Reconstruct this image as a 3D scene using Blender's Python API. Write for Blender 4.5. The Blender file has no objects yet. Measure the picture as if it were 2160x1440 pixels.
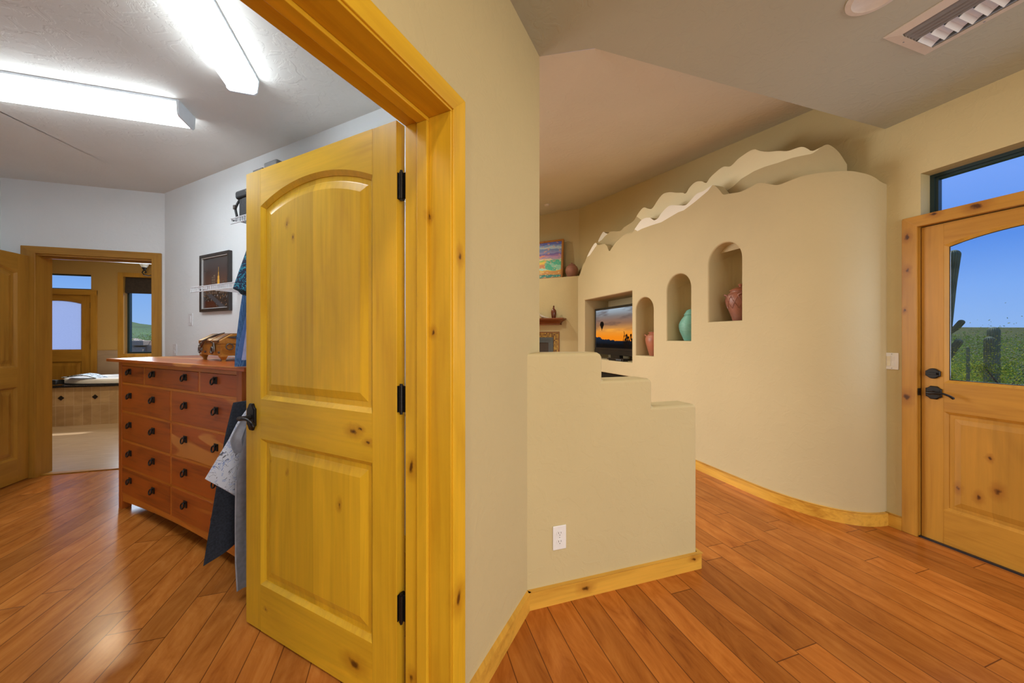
import bpy, bmesh, math, random
from mathutils import Vector, Matrix, noise as mnoise
random.seed(7)
SC = bpy.context.scene
COL = SC.collection
pi = math.pi

# ------------------------------------------------------------------ camera
cam_d = bpy.data.cameras.new('camera')
cam_d.sensor_width = 36.0
cam_d.lens = 743.0 / 2160.0 * 36.0
cam_d.shift_y = -8.0 / 2160.0
cam_d.clip_start = 0.02
cam_d.clip_end = 2000
cam = bpy.data.objects.new('camera', cam_d)
cam.location = (0, 0, 1.30)
cam.rotation_euler = (math.radians(90), 0, math.radians(-17.4))
COL.objects.link(cam)
SC.camera = cam

# ------------------------------------------------------------------ exposure
vs = SC.view_settings
vs.view_transform = 'Standard'
vs.look = 'None'
vs.gamma = 1.0
vs.use_curve_mapping = False
vs.exposure = 0.0

# ------------------------------------------------------------------ world: clear desert sky
w = bpy.data.worlds.new('sky')
SC.world = w
w.use_nodes = True
nt = w.node_tree
nt.nodes.clear()
out = nt.nodes.new('ShaderNodeOutputWorld')
bg = nt.nodes.new('ShaderNodeBackground')
tc = nt.nodes.new('ShaderNodeTexCoord')
sp = nt.nodes.new('ShaderNodeSeparateXYZ')
rp = nt.nodes.new('ShaderNodeValToRGB')
nt.links.new(tc.outputs['Generated'], sp.inputs[0])
nt.links.new(sp.outputs['Z'], rp.inputs[0])
cr = rp.color_ramp
cr.elements[0].position = 0.0
cr.elements[0].color = (0.34, 0.54, 0.86, 1)
cr.elements[1].position = 0.75
cr.elements[1].color = (0.16, 0.37, 0.95, 1)
e = cr.elements.new(0.09); e.color = (0.24, 0.46, 0.90, 1)
e = cr.elements.new(0.17); e.color = (0.12, 0.32, 0.84, 1)
e = cr.elements.new(0.27); e.color = (0.19, 0.39, 0.97, 1)
nt.links.new(rp.outputs[0], bg.inputs[0])
bg.inputs[1].default_value = 1.0
nt.links.new(bg.outputs[0], out.inputs[0])

# ------------------------------------------------------------------ frames
A = math.radians(46.4)                      # the closet doorway wall runs at this angle
DV = Vector((math.cos(A), math.sin(A), 0))
EV = Vector((-math.sin(A), math.cos(A), 0))
def de(d, e, z=0.0): return DV * d + EV * e + Vector((0, 0, z))

# ------------------------------------------------------------------ sun, the daylight of the windows, and an added hall fill
def lamp(name, kind, loc, rot, energy, color, size=None, sizey=None):
    l = bpy.data.lights.new(name, kind)
    l.energy = energy; l.color = color
    if kind == 'AREA':
        l.shape = 'RECTANGLE'; l.size = size; l.size_y = sizey or size
    elif kind == 'SUN': l.angle = math.radians(0.6)
    else: l.shadow_soft_size = size
    o = bpy.data.objects.new(name, l); o.location = loc; o.rotation_euler = rot
    COL.objects.link(o)
    return o
def aim(o, d): o.rotation_euler = Vector(d).to_track_quat('-Z', 'Y').to_euler()
sun = lamp('sun', 'SUN', (0, -6, 9), (0, 0, 0), 4.4, (1.0, 0.94, 0.84)); aim(sun, (-0.25, -0.60, -0.76))
o = lamp('added_hall_fill', 'AREA', (1.45, -3.38, 1.45), (0, 0, 0), 92, (1.0, 0.95, 0.84), 3.2, 2.2); aim(o, (0, 1, -0.35)); o.data.spread = math.radians(150)  # added fill lamp behind the camera; its hall window is made up
o = lamp('daylight_living_window', 'AREA', de(2.85, 3.92, 1.55), (0, 0, 0), 98, (1.0, 0.97, 0.92), 2.0, 2.3); aim(o, -EV + Vector((0, 0, -0.70))); o.data.spread = math.radians(130)
o = lamp('daylight_bath_window', 'AREA', (-4.0, 7.78, 1.68), (0, 0, 0), 42, (0.72, 0.85, 1.0), 1.2, 1.3); aim(o, (0, -1, 0))
o = lamp('daylight_front_glass', 'AREA', (3.36, 0.95, 1.45), (0, 0, 0), 9, (0.62, 0.78, 1.0), 0.6, 0.8); aim(o, (-1, 0, 0))

# ------------------------------------------------------------------ materials
def N(nt, t, **k):
    n = nt.nodes.new(t)
    for a, b in k.items():
        if a == 'op': n.operation = b
        else: setattr(n, a, b)
    return n
class Mat:
    def __init__(s, name):
        s.m = bpy.data.materials.new(name); s.m.use_nodes = True
        s.t = s.m.node_tree; s.p = s.t.nodes['Principled BSDF']; s.o = s.t.nodes['Material Output']
    def n(s, t, **k): return N(s.t, t, **k)
    def l(s, a, b): s.t.links.new(a, b)
    def math(s, op, a, b=None, c=None):
        n = s.n('ShaderNodeMath', op=op)
        for i, v in enumerate((a, b, c)):
            if v is None: continue
            if isinstance(v, (int, float)): n.inputs[i].default_value = v
            else: s.l(v, n.inputs[i])
        return n.outputs[0]
    def mix(s, f, a, b, mode='MIX'):
        n = s.n('ShaderNodeMix', data_type='RGBA', blend_type=mode)
        for i, v in ((0, f), (6, a), (7, b)):
            if isinstance(v, (int, float)): n.inputs[i].default_value = v
            elif isinstance(v, tuple): n.inputs[i].default_value = v if len(v) == 4 else v + (1,)
            else: s.l(v, n.inputs[i])
        return n.outputs[2]
    def ramp(s, f, pts):
        n = s.n('ShaderNodeValToRGB'); s.l(f, n.inputs[0]); c = n.color_ramp
        while len(c.elements) < len(pts): c.elements.new(0.5)
        for el, (p, col) in zip(c.elements, pts):
            el.position = p; el.color = tuple(col) + (1,) if len(col) == 3 else col
        return n.outputs[0]
    def obj(s): return s.n('ShaderNodeTexCoord').outputs['Object']
    def noise(s, vec, scale, detail=3, rough=0.5, dist=0.0):
        n = s.n('ShaderNodeTexNoise'); n.inputs['Scale'].default_value = scale; n.inputs['Detail'].default_value = detail
        n.inputs['Roughness'].default_value = rough; n.inputs['Distortion'].default_value = dist
        if vec is not None: s.l(vec, n.inputs['Vector'])
        return n.outputs['Fac']
    def map(s, vec, scale=(1, 1, 1), loc=None):
        n = s.n('ShaderNodeMapping'); n.inputs['Scale'].default_value = scale
        s.l(vec, n.inputs['Vector'])
        if loc is not None: s.l(loc, n.inputs['Location'])
        return n.outputs[0]
    def bump(s, h, strength=0.3, dist=0.01):
        n = s.n('ShaderNodeBump'); n.inputs['Strength'].default_value = strength; n.inputs['Distance'].default_value = dist
        s.l(h, n.inputs['Height']); s.l(n.outputs[0], s.p.inputs['Normal'])
    def base(s, c):
        if isinstance(c, tuple): s.p.inputs['Base Color'].default_value = c + (1,)
        else: s.l(c, s.p.inputs['Base Color'])
    def set(s, **k):
        for a, b in k.items(): s.p.inputs[a.replace('_', ' ')].default_value = b
        return s
def plain(name, c, rough=0.5, metal=0.0, var=0.06, scale=30, bump=0.0):
    m = Mat(name)
    f = m.noise(m.obj(), scale, 3)
    d = tuple(x * (1 - var) for x in c); u = tuple(min(1, x * (1 + var)) for x in c)
    m.base(m.ramp(f, [(0.3, d), (0.7, u)]))
    m.set(Roughness=rough, Metallic=metal)
    if bump: m.bump(f, bump, 0.004)
    return m.m
def plaster(name, c, strength=0.17):
    m = Mat(name)
    v = m.obj()
    big = m.noise(v, 1.6, 2)
    m.base(m.ramp(big, [(0.3, tuple(x * 0.97 for x in c)), (0.7, tuple(min(1, x * 1.03) for x in c))]))
    a = m.noise(v, 11, 4, 0.55, 1.2)
    h = m.ramp(a, [(0.50, (0, 0, 0)), (0.58, (1, 1, 1))])
    b = m.noise(v, 60, 2)
    hh = m.math('ADD', m.math('MULTIPLY', h, 0.6), m.math('MULTIPLY', b, 0.18))
    m.bump(hh, strength, 0.006)
    m.set(Roughness=0.75)
    return m.m
def wood(name, c, grain='z', strip=0.0, strip_axis='x', knots=0.5, rough=0.32, dark=0.62, contrast=1.0, coat=0.0, spots=(), org=(0, 0, 0), sap=None):
    """Stained knotty timber: long grain, broad figure, boards of slightly different tone, a few knots."""
    m = Mat(name)
    oi = m.n('ShaderNodeObjectInfo')
    rv = m.n('ShaderNodeCombineXYZ')
    for i, k in enumerate((7.3, 3.1, 11.7)): m.l(m.math('MULTIPLY', oi.outputs['Random'], k), rv.inputs[i])
    v = m.obj()
    ax = 'xyz'.index(grain)
    def sc(al, ac): return tuple(al if i == ax else ac for i in range(3))
    fine = m.noise(m.map(v, sc(1.6, 38), rv.outputs[0]), 1.0, 4, 0.6, 0.6)
    fig = m.noise(m.map(v, sc(1.1, 5.0), rv.outputs[0]), 1.0, 3, 0.55, 1.5)
    t = m.math('ADD', m.math('MULTIPLY', fine, 0.45 * contrast), m.math('MULTIPLY', fig, 0.55 * contrast))
    lo = tuple(x * dark ** (1 + 0.5 * i) for i, x in enumerate(c))
    hi = tuple(min(1, x * (1.22 - 0.03 * i)) for i, x in enumerate(c))
    col = m.ramp(t, [(0.30 * contrast, lo), (0.5 * contrast, c), (0.72 * contrast, hi)])
    if sap:
        sf = m.noise(m.map(v, sc(0.9, 6.5), rv.outputs[0]), 1.0, 2, 0.4, 0.8)
        col = m.mix(m.ramp(sf, [(0.66, (0, 0, 0)), (0.69, (1, 1, 1))]), col, sap)
    if strip:
        s = m.n('ShaderNodeSeparateXYZ'); m.l(v, s.inputs[0])
        q = m.math('FLOOR', m.math('DIVIDE', m.math('ADD', s.outputs['xyz'.index(strip_axis)], 3.017), strip))
        wn = m.n('ShaderNodeTexWhiteNoise', noise_dimensions='1D'); m.l(q, wn.inputs['W'])
        k = m.math('MULTIPLY_ADD', wn.outputs['Value'], 0.30, 0.85)
        cc = m.n('ShaderNodeCombineColor')
        for i in range(3): m.l(k, cc.inputs[i])
        col = m.mix(1.0, col, cc.outputs[0], 'MULTIPLY')
    if knots:
        vo = m.n('ShaderNodeTexVoronoi'); vo.inputs['Scale'].default_value = 1.0
        nz = m.n('ShaderNodeTexNoise'); nz.inputs['Scale'].default_value = 9
        m.l(v, nz.inputs['Vector'])
        wv = m.n('ShaderNodeVectorMath', operation='MULTIPLY_ADD')
        m.l(nz.outputs['Color'], wv.inputs[0]); wv.inputs[1].default_value = (0.02, 0.02, 0.02); m.l(v, wv.inputs[2])
        m.l(m.map(wv.outputs[0], sc(2.0, 3.6), rv.outputs[0]), vo.inputs['Vector'])
        s2 = m.n('ShaderNodeSeparateColor'); m.l(vo.outputs['Color'], s2.inputs[0])
        pick = m.math('GREATER_THAN', s2.outputs[0], 1 - knots)
        halo = m.math('MULTIPLY', m.math('SUBTRACT', 1.0, m.math('SMOOTH_MIN', m.math('DIVIDE', vo.outputs['Distance'], 0.17), 1.0, 0.2)), pick)
        core = m.math('MULTIPLY', m.ramp(vo.outputs['Distance'], [(0.012, (1, 1, 1)), (0.045, (0, 0, 0))]), pick)
        kc = (c[0] * 0.30, c[1] * 0.22, c[2] * 0.18)
        col = m.mix(m.math('MULTIPLY', halo, 0.75), col, (c[0] * 0.55, c[1] * 0.40, c[2] * 0.3))
        col = m.mix(m.math('MULTIPLY', core, 0.8), col, kc)
    if spots:
        nz = m.n('ShaderNodeTexNoise'); nz.inputs['Scale'].default_value = 28; nz.inputs['Detail'].default_value = 3; m.l(v, nz.inputs['Vector'])
        wv = m.n('ShaderNodeVectorMath', operation='MULTIPLY_ADD'); m.l(nz.outputs['Color'], wv.inputs[0]); wv.inputs[1].default_value = (0.03, 0.03, 0.03); m.l(v, wv.inputs[2])
        dm = None
        for (p_, r_) in spots:
            sb = m.n('ShaderNodeVectorMath', operation='SUBTRACT'); m.l(wv.outputs[0], sb.inputs[0]); sb.inputs[1].default_value = tuple(p_[i] - org[i] + 0.015 for i in range(3))
            ml = m.n('ShaderNodeVectorMath', operation='MULTIPLY'); m.l(sb.outputs[0], ml.inputs[0]); ml.inputs[1].default_value = tuple((0.55 if i == ax else 1.0) / r_ for i in range(3))
            ln = m.n('ShaderNodeVectorMath', operation='LENGTH'); m.l(ml.outputs[0], ln.inputs[0])
            dm = ln.outputs['Value'] if dm is None else m.math('MINIMUM', dm, ln.outputs['Value'])
        halo = m.ramp(dm, [(0.0, (1, 1, 1)), (1.0, (0, 0, 0))])
        core = m.ramp(dm, [(0.14, (1, 1, 1)), (0.34, (0, 0, 0))])
        col = m.mix(m.math('MULTIPLY', halo, 0.85), col, (c[0] * 0.55, c[1] * 0.36, c[2] * 0.3))
        col = m.mix(core, col, (c[0] * 0.16, c[1] * 0.10, 0.004))
    m.base(col)
    m.bump(fine, 0.06, 0.002)
    m.set(Roughness=rough, Specular_IOR_Level=0.4)
    if coat: m.set(Coat_Weight=coat, Coat_Roughness=0.15)
    return m.m
def hue(col3, s): return tuple(x * s for x in col3)

ALDER_WARM_LIT = (0.68, 0.405, 0.022)  # same alder as the front door, with warmer light put into the tint
ALDER_COOL_LIT = (0.44, 0.215, 0.030)  # same alder again, cooler light put into the tint
M = {}
M['tan'] = plaster('tan plaster', (0.555, 0.468, 0.26))
M['tan2'] = plaster('tan plaster of the feature wall', (0.51, 0.425, 0.25), 0.14)
M['white_wall'] = plaster('pale closet plaster', (0.86, 0.89, 0.91), 0.12)
M['bath_wall'] = plaster('ochre bathroom plaster', (0.46, 0.27, 0.075), 0.15)
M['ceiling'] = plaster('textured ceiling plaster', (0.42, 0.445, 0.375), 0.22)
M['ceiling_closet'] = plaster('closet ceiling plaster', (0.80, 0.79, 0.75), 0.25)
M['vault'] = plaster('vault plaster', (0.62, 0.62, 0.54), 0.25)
M['snow'] = plaster('white ridge paint', (0.82, 0.80, 0.74), 0.1)
M['snow2'] = plaster('cream ridge paint', (0.80, 0.74, 0.52), 0.1)
for ax in 'xyz':
    M['yel_' + ax] = wood('yellow knotty alder ' + ax, ALDER_WARM_LIT, ax, knots=0.08, dark=0.80)
    M['ora_' + ax] = wood('amber knotty alder ' + ax, ALDER_COOL_LIT, ax, knots=0.10, dark=0.76)
M['yel_panel'] = wood('yellow alder panel boards', ALDER_WARM_LIT, 'z', strip=0.105, strip_axis='y', knots=0.09)
M['ora_panel'] = wood('amber alder panel boards', ALDER_COOL_LIT, 'z', strip=0.13, strip_axis='y', knots=0.1)
M['base_x'] = wood('baseboard alder x', (0.66, 0.37, 0.055), 'x', knots=0.0, dark=0.75, org=(0, 0, 0), spots=[((0.88, 1.574, 0.046), 0.04), ((1.56, 1.574, 0.066), 0.03)])
M['base_y'] = wood('baseboard alder y', (0.66, 0.37, 0.055), 'y', knots=0.16)
O1 = (0.905, 0.885, 0.0); OT1 = (0.915, 0.66, 0); O2 = (3.245, 1.397, 0.0); OT2 = (3.23, 1.44, 0)
M['d1_y'] = wood('yellow alder of the closet door rails', ALDER_WARM_LIT, 'y', knots=0.0, dark=0.80, org=O1, spots=[((0.905, 1.097, 0.955), 0.035), ((0.905, 1.062, 0.968), 0.022), ((0.905, 1.02, 0.925), 0.022), ((0.905, 1.09, 0.10), 0.055), ((0.905, 1.645, 0.114), 0.012)])
M['d1_p'] = wood('yellow alder of the closet door panels', ALDER_WARM_LIT, 'z', strip=0.105, strip_axis='y', knots=0.0, dark=0.80, org=O1, spots=[((0.91, 1.181, 0.666), 0.022), ((0.91, 1.503, 0.732), 0.014), ((0.91, 1.621, 0.765), 0.012), ((0.91, 1.50, 1.78), 0.018), ((0.91, 1.465, 1.716), 0.016)])
M['t1_z'] = wood('yellow alder of the closet casing', ALDER_WARM_LIT, 'z', knots=0.0, dark=0.80, org=OT1, spots=[((0.956, 0.66, 1.566), 0.03), ((0.950, 0.66, 0.455), 0.045), ((0.915, 0.827, 0.864), 0.035), ((0.915, 0.753, 1.699), 0.02), ((0.915, 0.739, 1.319), 0.018), ((0.915, 0.827, 0.154), 0.03)])
M['t2_z'] = wood('amber alder of the front casing', ALDER_COOL_LIT, 'z', knots=0.0, dark=0.80, org=OT2, spots=[((3.21, 1.452, 1.97), 0.035), ((3.21, 1.447, 1.747), 0.03), ((3.21, 1.452, 0.905), 0.045), ((3.21, 1.463, 1.481), 0.02)])
M['t2_y'] = wood('amber alder of the front head casing', ALDER_COOL_LIT, 'y', knots=0.0, dark=0.80, org=OT2, spots=[((3.21, 1.154, 2.068), 0.045), ((3.21, 1.327, 2.08), 0.03)])
M['d2_p'] = wood('amber alder of the front door panel', ALDER_COOL_LIT, 'z', strip=0.13, strip_axis='y', knots=0.0, dark=0.80, org=O2, spots=[((3.25, 1.159, 0.355), 0.03), ((3.25, 1.243, 0.377), 0.03), ((3.25, 1.09, 0.42), 0.04), ((3.25, 1.12, 0.60), 0.02)])
M['cherry_y'] = wood('cherry y', (0.44, 0.095, 0.010), 'y', knots=0.0, rough=0.3, dark=0.42, sap=(0.66, 0.25, 0.045))
M['cherry_z'] = wood('cherry z', (0.46, 0.115, 0.016), 'z', knots=0.0, rough=0.28, dark=0.55)
M['cherry_rail'] = wood('cherry rail', (0.60, 0.195, 0.022), 'y', knots=0.0, rough=0.28, dark=0.7)
M['mantel'] = wood('mantel oak', (0.22, 0.075, 0.025), 'y', knots=0.0)
M['chest'] = wood('chest oak', (0.46, 0.20, 0.032), 'y', knots=0.0, rough=0.35)
M['chest_band'] = wood('chest dark band', (0.16, 0.055, 0.015), 'x', knots=0.0, rough=0.35)
M['iron'] = plain('dark bronze', (0.022, 0.020, 0.020), 0.35, 0.7)
M['pewter'] = plain('aged pewter', (0.16, 0.14, 0.13), 0.35, 0.9)
M['white_plastic'] = plain('white plastic', (0.78, 0.79, 0.82), 0.35, 0, 0.02)
M['slot'] = plain('dark slot', (0.02, 0.02, 0.025), 0.6)
M['ivory'] = plain('ivory rocker', (0.80, 0.76, 0.62), 0.35, 0, 0.02)
M['black'] = plain('black gloss', (0.008, 0.008, 0.010), 0.12, 0, 0.0)
M['black_cloth'] = plain('black nylon', (0.018, 0.019, 0.022), 0.7, 0, 0.2, 60, 0.2)
M['grey_case'] = plain('dark grey case', (0.07, 0.065, 0.06), 0.5, 0, 0.2)
M['white_wire'] = plain('white coated wire', (0.74, 0.76, 0.80), 0.4, 0, 0.02)
M['white_metal'] = plain('white enamel', (0.78, 0.84, 0.90), 0.4, 0, 0.02)
M['steel'] = plain('grey steel blades', (0.22, 0.26, 0.31), 0.4, 0.3, 0.03)
M['vent_white'] = plain('vent enamel', (0.60, 0.56, 0.50), 0.5, 0, 0.03)
M['teal_frame'] = plain('dark window frame', (0.02, 0.045, 0.055), 0.4, 0.2)
M['granite'] = plain('black granite', (0.015, 0.014, 0.018), 0.12, 0, 0.4, 90)
M['porcelain'] = plain('tub acrylic', (0.72, 0.73, 0.75), 0.18, 0, 0.02)
M['terracotta'] = plain('terracotta', (0.34, 0.115, 0.06), 0.42, 0, 0.18, 9, 0.15)
M['terracotta2'] = plain('brown terracotta', (0.26, 0.10, 0.065), 0.40, 0, 0.2, 12, 0.2)
M['terracotta3'] = plain('dusty terracotta', (0.33, 0.15, 0.11), 0.55, 0, 0.15, 10, 0.2)
M['teal_pot'] = plain('turquoise glaze', (0.15, 0.37, 0.31), 0.35, 0, 0.2, 7, 0.1)
M['brown_glaze'] = plain('brown glaze', (0.13, 0.035, 0.018), 0.2, 0, 0.3, 14)
M['bone'] = plain('bone', (0.55, 0.48, 0.40), 0.5, 0, 0.2)
M['frame_wood'] = wood('picture frame wood', (0.40, 0.17, 0.03), 'z', knots=0.0)
M['frame_dark'] = plain('dark picture frame', (0.035, 0.028, 0.026), 0.35, 0, 0.1)
M['mat_line'] = plain('pale frame liner', (0.6, 0.6, 0.6), 0.4)
M['gunmetal'] = plain('fireplace metal', (0.10, 0.12, 0.14), 0.35, 0.5)
M['firebox'] = plain('firebox dark', (0.05, 0.04, 0.035), 0.6)
M['jeans'] = plain('dark denim', (0.020, 0.026, 0.040), 0.9, 0, 0.35, 120, 0.3)
M['grey_pants'] = plain('grey cotton', (0.19, 0.195, 0.225), 0.85, 0, 0.15, 40, 0.2)
M['grey_shorts'] = plain('pale grey cotton', (0.30, 0.31, 0.36), 0.85, 0, 0.12, 40, 0.2)
M['red_cloth'] = plain('red cloth', (0.62, 0.06, 0.02), 0.85, 0, 0.1)
M['blue_cloth'] = plain('blue cotton', (0.06, 0.12, 0.30), 0.85, 0, 0.1, 40)
M['lavender'] = plain('lavender cotton', (0.36, 0.38, 0.62), 0.85, 0, 0.1, 40)
M['dark_glass'] = plain('dark shade cloth', (0.03, 0.018, 0.012), 0.7, 0, 0.3)
M['tan_out'] = plain('patio stucco', (0.42, 0.33, 0.24), 0.9, 0, 0.1)
M['shade_glass'] = plain('sconce glass', (0.75, 0.70, 0.60), 0.4)
M['soap'] = plain('green soap', (0.55, 0.68, 0.42), 0.5)
M['sponge'] = plain('yellow sponge', (0.72, 0.50, 0.16), 0.8)
M['light_trim'] = plain('downlight trim', (0.62, 0.60, 0.56), 0.5)

def dotted(name, base_c, dot_c, scale, size):
    m = Mat(name)
    vo = m.n('ShaderNodeTexVoronoi'); vo.inputs['Scale'].default_value = scale; vo.inputs['Randomness'].default_value = 0.15
    m.l(m.obj(), vo.inputs['Vector'])
    f = m.math('LESS_THAN', vo.outputs['Distance'], size)
    m.base(m.mix(f, base_c, dot_c)); m.set(Roughness=0.85)
    return m.m
def printed(name, base_c, pats, scale=14):
    m = Mat(name)
    v = m.obj()
    col = None
    for i, (c, lo, hi, s) in enumerate(pats):
        f = m.noise(m.map(v, (1, 1, 1)), s, 2, 0.5, 2.0 + i)
        k = m.math('MULTIPLY', m.math('GREATER_THAN', f, lo), m.math('LESS_THAN', f, hi))
        col = m.mix(k, col if col is not None else base_c, c)
    m.base(col); m.set(Roughness=0.85)
    return m.m
M['blue_dots'] = dotted('blue dotted cotton', (0.035, 0.10, 0.26), (0.16, 0.34, 0.58), 240, 0.36)
M['navy_print'] = printed('navy and teal print', (0.010, 0.018, 0.055), [((0.02, 0.30, 0.42), 0.52, 0.56, 22), ((0.10, 0.50, 0.60), 0.60, 0.62, 17)])
M['white_print'] = printed('white print cotton', (0.62, 0.65, 0.74), [((0.12, 0.12, 0.15), 0.53, 0.55, 16), ((0.40, 0.47, 0.66), 0.58, 0.63, 12), ((0.05, 0.12, 0.45), 0.69, 0.74, 13)])
M['towel'] = printed('patterned towel', (0.36, 0.42, 0.48), [((0.03, 0.04, 0.05), 0.42, 0.50, 12), ((0.05, 0.06, 0.08), 0.56, 0.62, 18)])
M['black_towel'] = plain('black towel', (0.010, 0.010, 0.012), 0.95, 0, 0.3, 80, 0.3)

def glass_mat(name, tint=(1, 1, 1), refl=0.06):
    m = Mat(name); m.t.nodes.remove(m.p)
    tr = m.n('ShaderNodeBsdfTransparent'); tr.inputs[0].default_value = tint + (1,)
    gl = m.n('ShaderNodeBsdfGlossy'); gl.inputs['Roughness'].default_value = 0.02
    mx = m.n('ShaderNodeMixShader'); mx.inputs[0].default_value = refl
    m.l(tr.outputs[0], mx.inputs[1]); m.l(gl.outputs[0], mx.inputs[2]); m.l(mx.outputs[0], m.o.inputs[0])
    return m.m
M['glass'] = glass_mat('window glass', (0.96, 0.98, 1.0), 0.03)
M['tinted_glass'] = glass_mat('tinted door glass', (0.90, 0.94, 1.0), 0.02)
def frosted():
    m = Mat('frosted glass'); m.t.nodes.remove(m.p)
    tr = m.n('ShaderNodeBsdfTranslucent')
    v = m.obj(); f = m.noise(v, 130, 3)
    m.l(m.ramp(f, [(0.2, (0.50, 0.57, 0.74)), (0.8, (0.60, 0.67, 0.85))]), tr.inputs[0])
    tp = m.n('ShaderNodeBsdfTransparent'); tp.inputs[0].default_value = (0.85, 0.9, 1.0, 1)
    mx = m.n('ShaderNodeMixShader'); mx.inputs[0].default_value = 0.08
    m.l(tr.outputs[0], mx.inputs[1]); m.l(tp.outputs[0], mx.inputs[2]); m.l(mx.outputs[0], m.o.inputs[0])
    return m.m
M['frosted'] = frosted()
def emit(name, c, s, ribbed=False):
    m = Mat(name); m.t.nodes.remove(m.p)
    em = m.n('ShaderNodeEmission'); em.inputs[0].default_value = c + (1,); em.inputs[1].default_value = s
    if ribbed:
        sx = m.n('ShaderNodeSeparateXYZ'); m.l(m.obj(), sx.inputs[0])
        a = m.math('SINE', m.math('MULTIPLY', sx.outputs[0], 520)); b = m.math('SINE', m.math('MULTIPLY', sx.outputs[1], 520))
        k = m.math('MULTIPLY_ADD', m.math('MULTIPLY', a, b), s * 0.12, s)
        m.l(k, em.inputs[1])
    m.l(em.outputs[0], m.o.inputs[0])
    return m.m
M['tube_light'] = emit('fluorescent diffuser', (0.86, 0.95, 1.0), 10.5, True)
M['can_light'] = emit('downlight lens', (1.0, 0.86, 0.62), 3.0)
def picture_mat(name, emission=0.0, rough=0.4):
    m = Mat(name)
    a = m.n('ShaderNodeAttribute', attribute_name='pic')
    m.l(a.outputs['Color'], m.p.inputs['Base Color'])
    m.set(Roughness=rough)
    if emission:
        m.p.inputs['Base Color'].default_value = (0, 0, 0, 1)
        for lk in list(m.p.inputs['Base Color'].links): m.t.links.remove(lk)
        m.l(a.outputs['Color'], m.p.inputs['Emission Color']); m.set(Emission_Strength=emission, Specular_IOR_Level=0.08)
    return m.m
M['screen'] = picture_mat('television picture', 0.95, 0.15)
M['oil'] = picture_mat('oil painting', 0, 0.5)
M['photo'] = picture_mat('night photograph', 0, 0.25)

def floor_mat():
    m = Mat('stained maple planks')
    v = m.obj()
    s = m.n('ShaderNodeSeparateXYZ'); m.l(v, s.inputs[0])
    W, L = 0.127, 1.25
    xr = m.math('DIVIDE', m.math('ADD', s.outputs[0], 20.03), W)
    row = m.math('FLOOR', xr)
    wn = m.n('ShaderNodeTexWhiteNoise', noise_dimensions='1D'); m.l(row, wn.inputs['W'])
    yr = m.math('DIVIDE', m.math('ADD', m.math('ADD', s.outputs[1], 20.0), m.math('MULTIPLY', wn.outputs['Value'], 7.3)), L)
    pid = m.math('FLOOR', yr)
    fx = m.math('FRACT', xr); fy = m.math('FRACT', yr)
    gx = m.math('GREATER_THAN', m.math('ABSOLUTE', m.math('SUBTRACT', fx, 0.5)), 0.5 - 0.0020 / W)
    gy = m.math('GREATER_THAN', m.math('ABSOLUTE', m.math('SUBTRACT', fy, 0.5)), 0.5 - 0.0020 / L)
    groove = m.math('MAXIMUM', gx, gy)
    cv = m.n('ShaderNodeCombineXYZ'); m.l(row, cv.inputs[0]); m.l(pid, cv.inputs[1])
    wn2 = m.n('ShaderNodeTexWhiteNoise', noise_dimensions='2D'); m.l(cv.outputs[0], wn2.inputs['Vector'])
    off = m.n('ShaderNodeVectorMath', operation='SCALE'); m.l(wn2.outputs['Color'], off.inputs[0]); off.inputs['Scale'].default_value = 9
    fine = m.noise(m.map(v, (30, 1.5, 1), off.outputs[0]), 1.0, 4, 0.6, 0.8)
    fig = m.noise(m.map(v, (7, 2.2, 1), off.outputs[0]), 1.0, 5, 0.65, 2.2)
    t = m.math('ADD', m.math('MULTIPLY', fine, 0.35), m.math('MULTIPLY', fig, 0.65))
    col = m.ramp(t, [(0.26, (0.17, 0.036, 0.006)), (0.42, (0.37, 0.116, 0.018)), (0.56, (0.465, 0.160, 0.028)), (0.75, (0.56, 0.222, 0.046))])
    k = m.math('MULTIPLY_ADD', wn2.outputs['Value'], 0.40, 0.78)
    cc = m.n('ShaderNodeCombineColor')
    for i in range(3): m.l(k, cc.inputs[i])
    col = m.mix(1.0, col, cc.outputs[0], 'MULTIPLY')
    col = m.mix(m.math('MULTIPLY', groove, 0.75), col, (0.06, 0.015, 0.005))
    m.base(col)
    h = m.math('SUBTRACT', m.math('MULTIPLY', fine, 0.12), groove)
    m.bump(h, 0.25, 0.002)
    r = m.noise(v, 3, 2)
    m.l(m.math('MULTIPLY_ADD', r, 0.10, 0.19), m.p.inputs['Roughness']); m.set(Specular_IOR_Level=0.16)
    return m.m
M['floor'] = floor_mat()
def tile_mat(name, c1, c2, grout, size, rough, axes=(0, 1), rot=0.0, veins=True):
    m = Mat(name)
    v = m.obj(); s = m.n('ShaderNodeSeparateXYZ'); m.l(v, s.inputs[0])
    cv = m.n('ShaderNodeCombineXYZ'); m.l(s.outputs[axes[0]], cv.inputs[0]); m.l(s.outputs[axes[1]], cv.inputs[1])
    mp = m.n('ShaderNodeMapping'); mp.inputs['Rotation'].default_value = (0, 0, rot); m.l(cv.outputs[0], mp.inputs[0])
    b = m.n('ShaderNodeTexBrick'); b.offset = 0.0; b.squash = 1.0
    b.inputs['Color1'].default_value = c1 + (1,); b.inputs['Color2'].default_value = c2 + (1,); b.inputs['Mortar'].default_value = grout + (1,)
    b.inputs['Scale'].default_value = 1.0; b.inputs['Brick Width'].default_value = size[0]; b.inputs['Row Height'].default_value = size[1]
    b.inputs['Mortar Size'].default_value = 0.003
    m.l(mp.outputs[0], b.inputs['Vector'])
    f = m.noise(m.map(v, (2, 9, 5)), 1.6, 4, 0.6, 1.0)
    m.base(m.mix(0.6, b.outputs['Color'], m.mix(f, tuple(x * 0.55 for x in c1), tuple(min(1, x * 1.3) for x in c2)), 'MIX') if veins else b.outputs['Color'])
    m.set(Roughness=rough)
    return m.m
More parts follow.
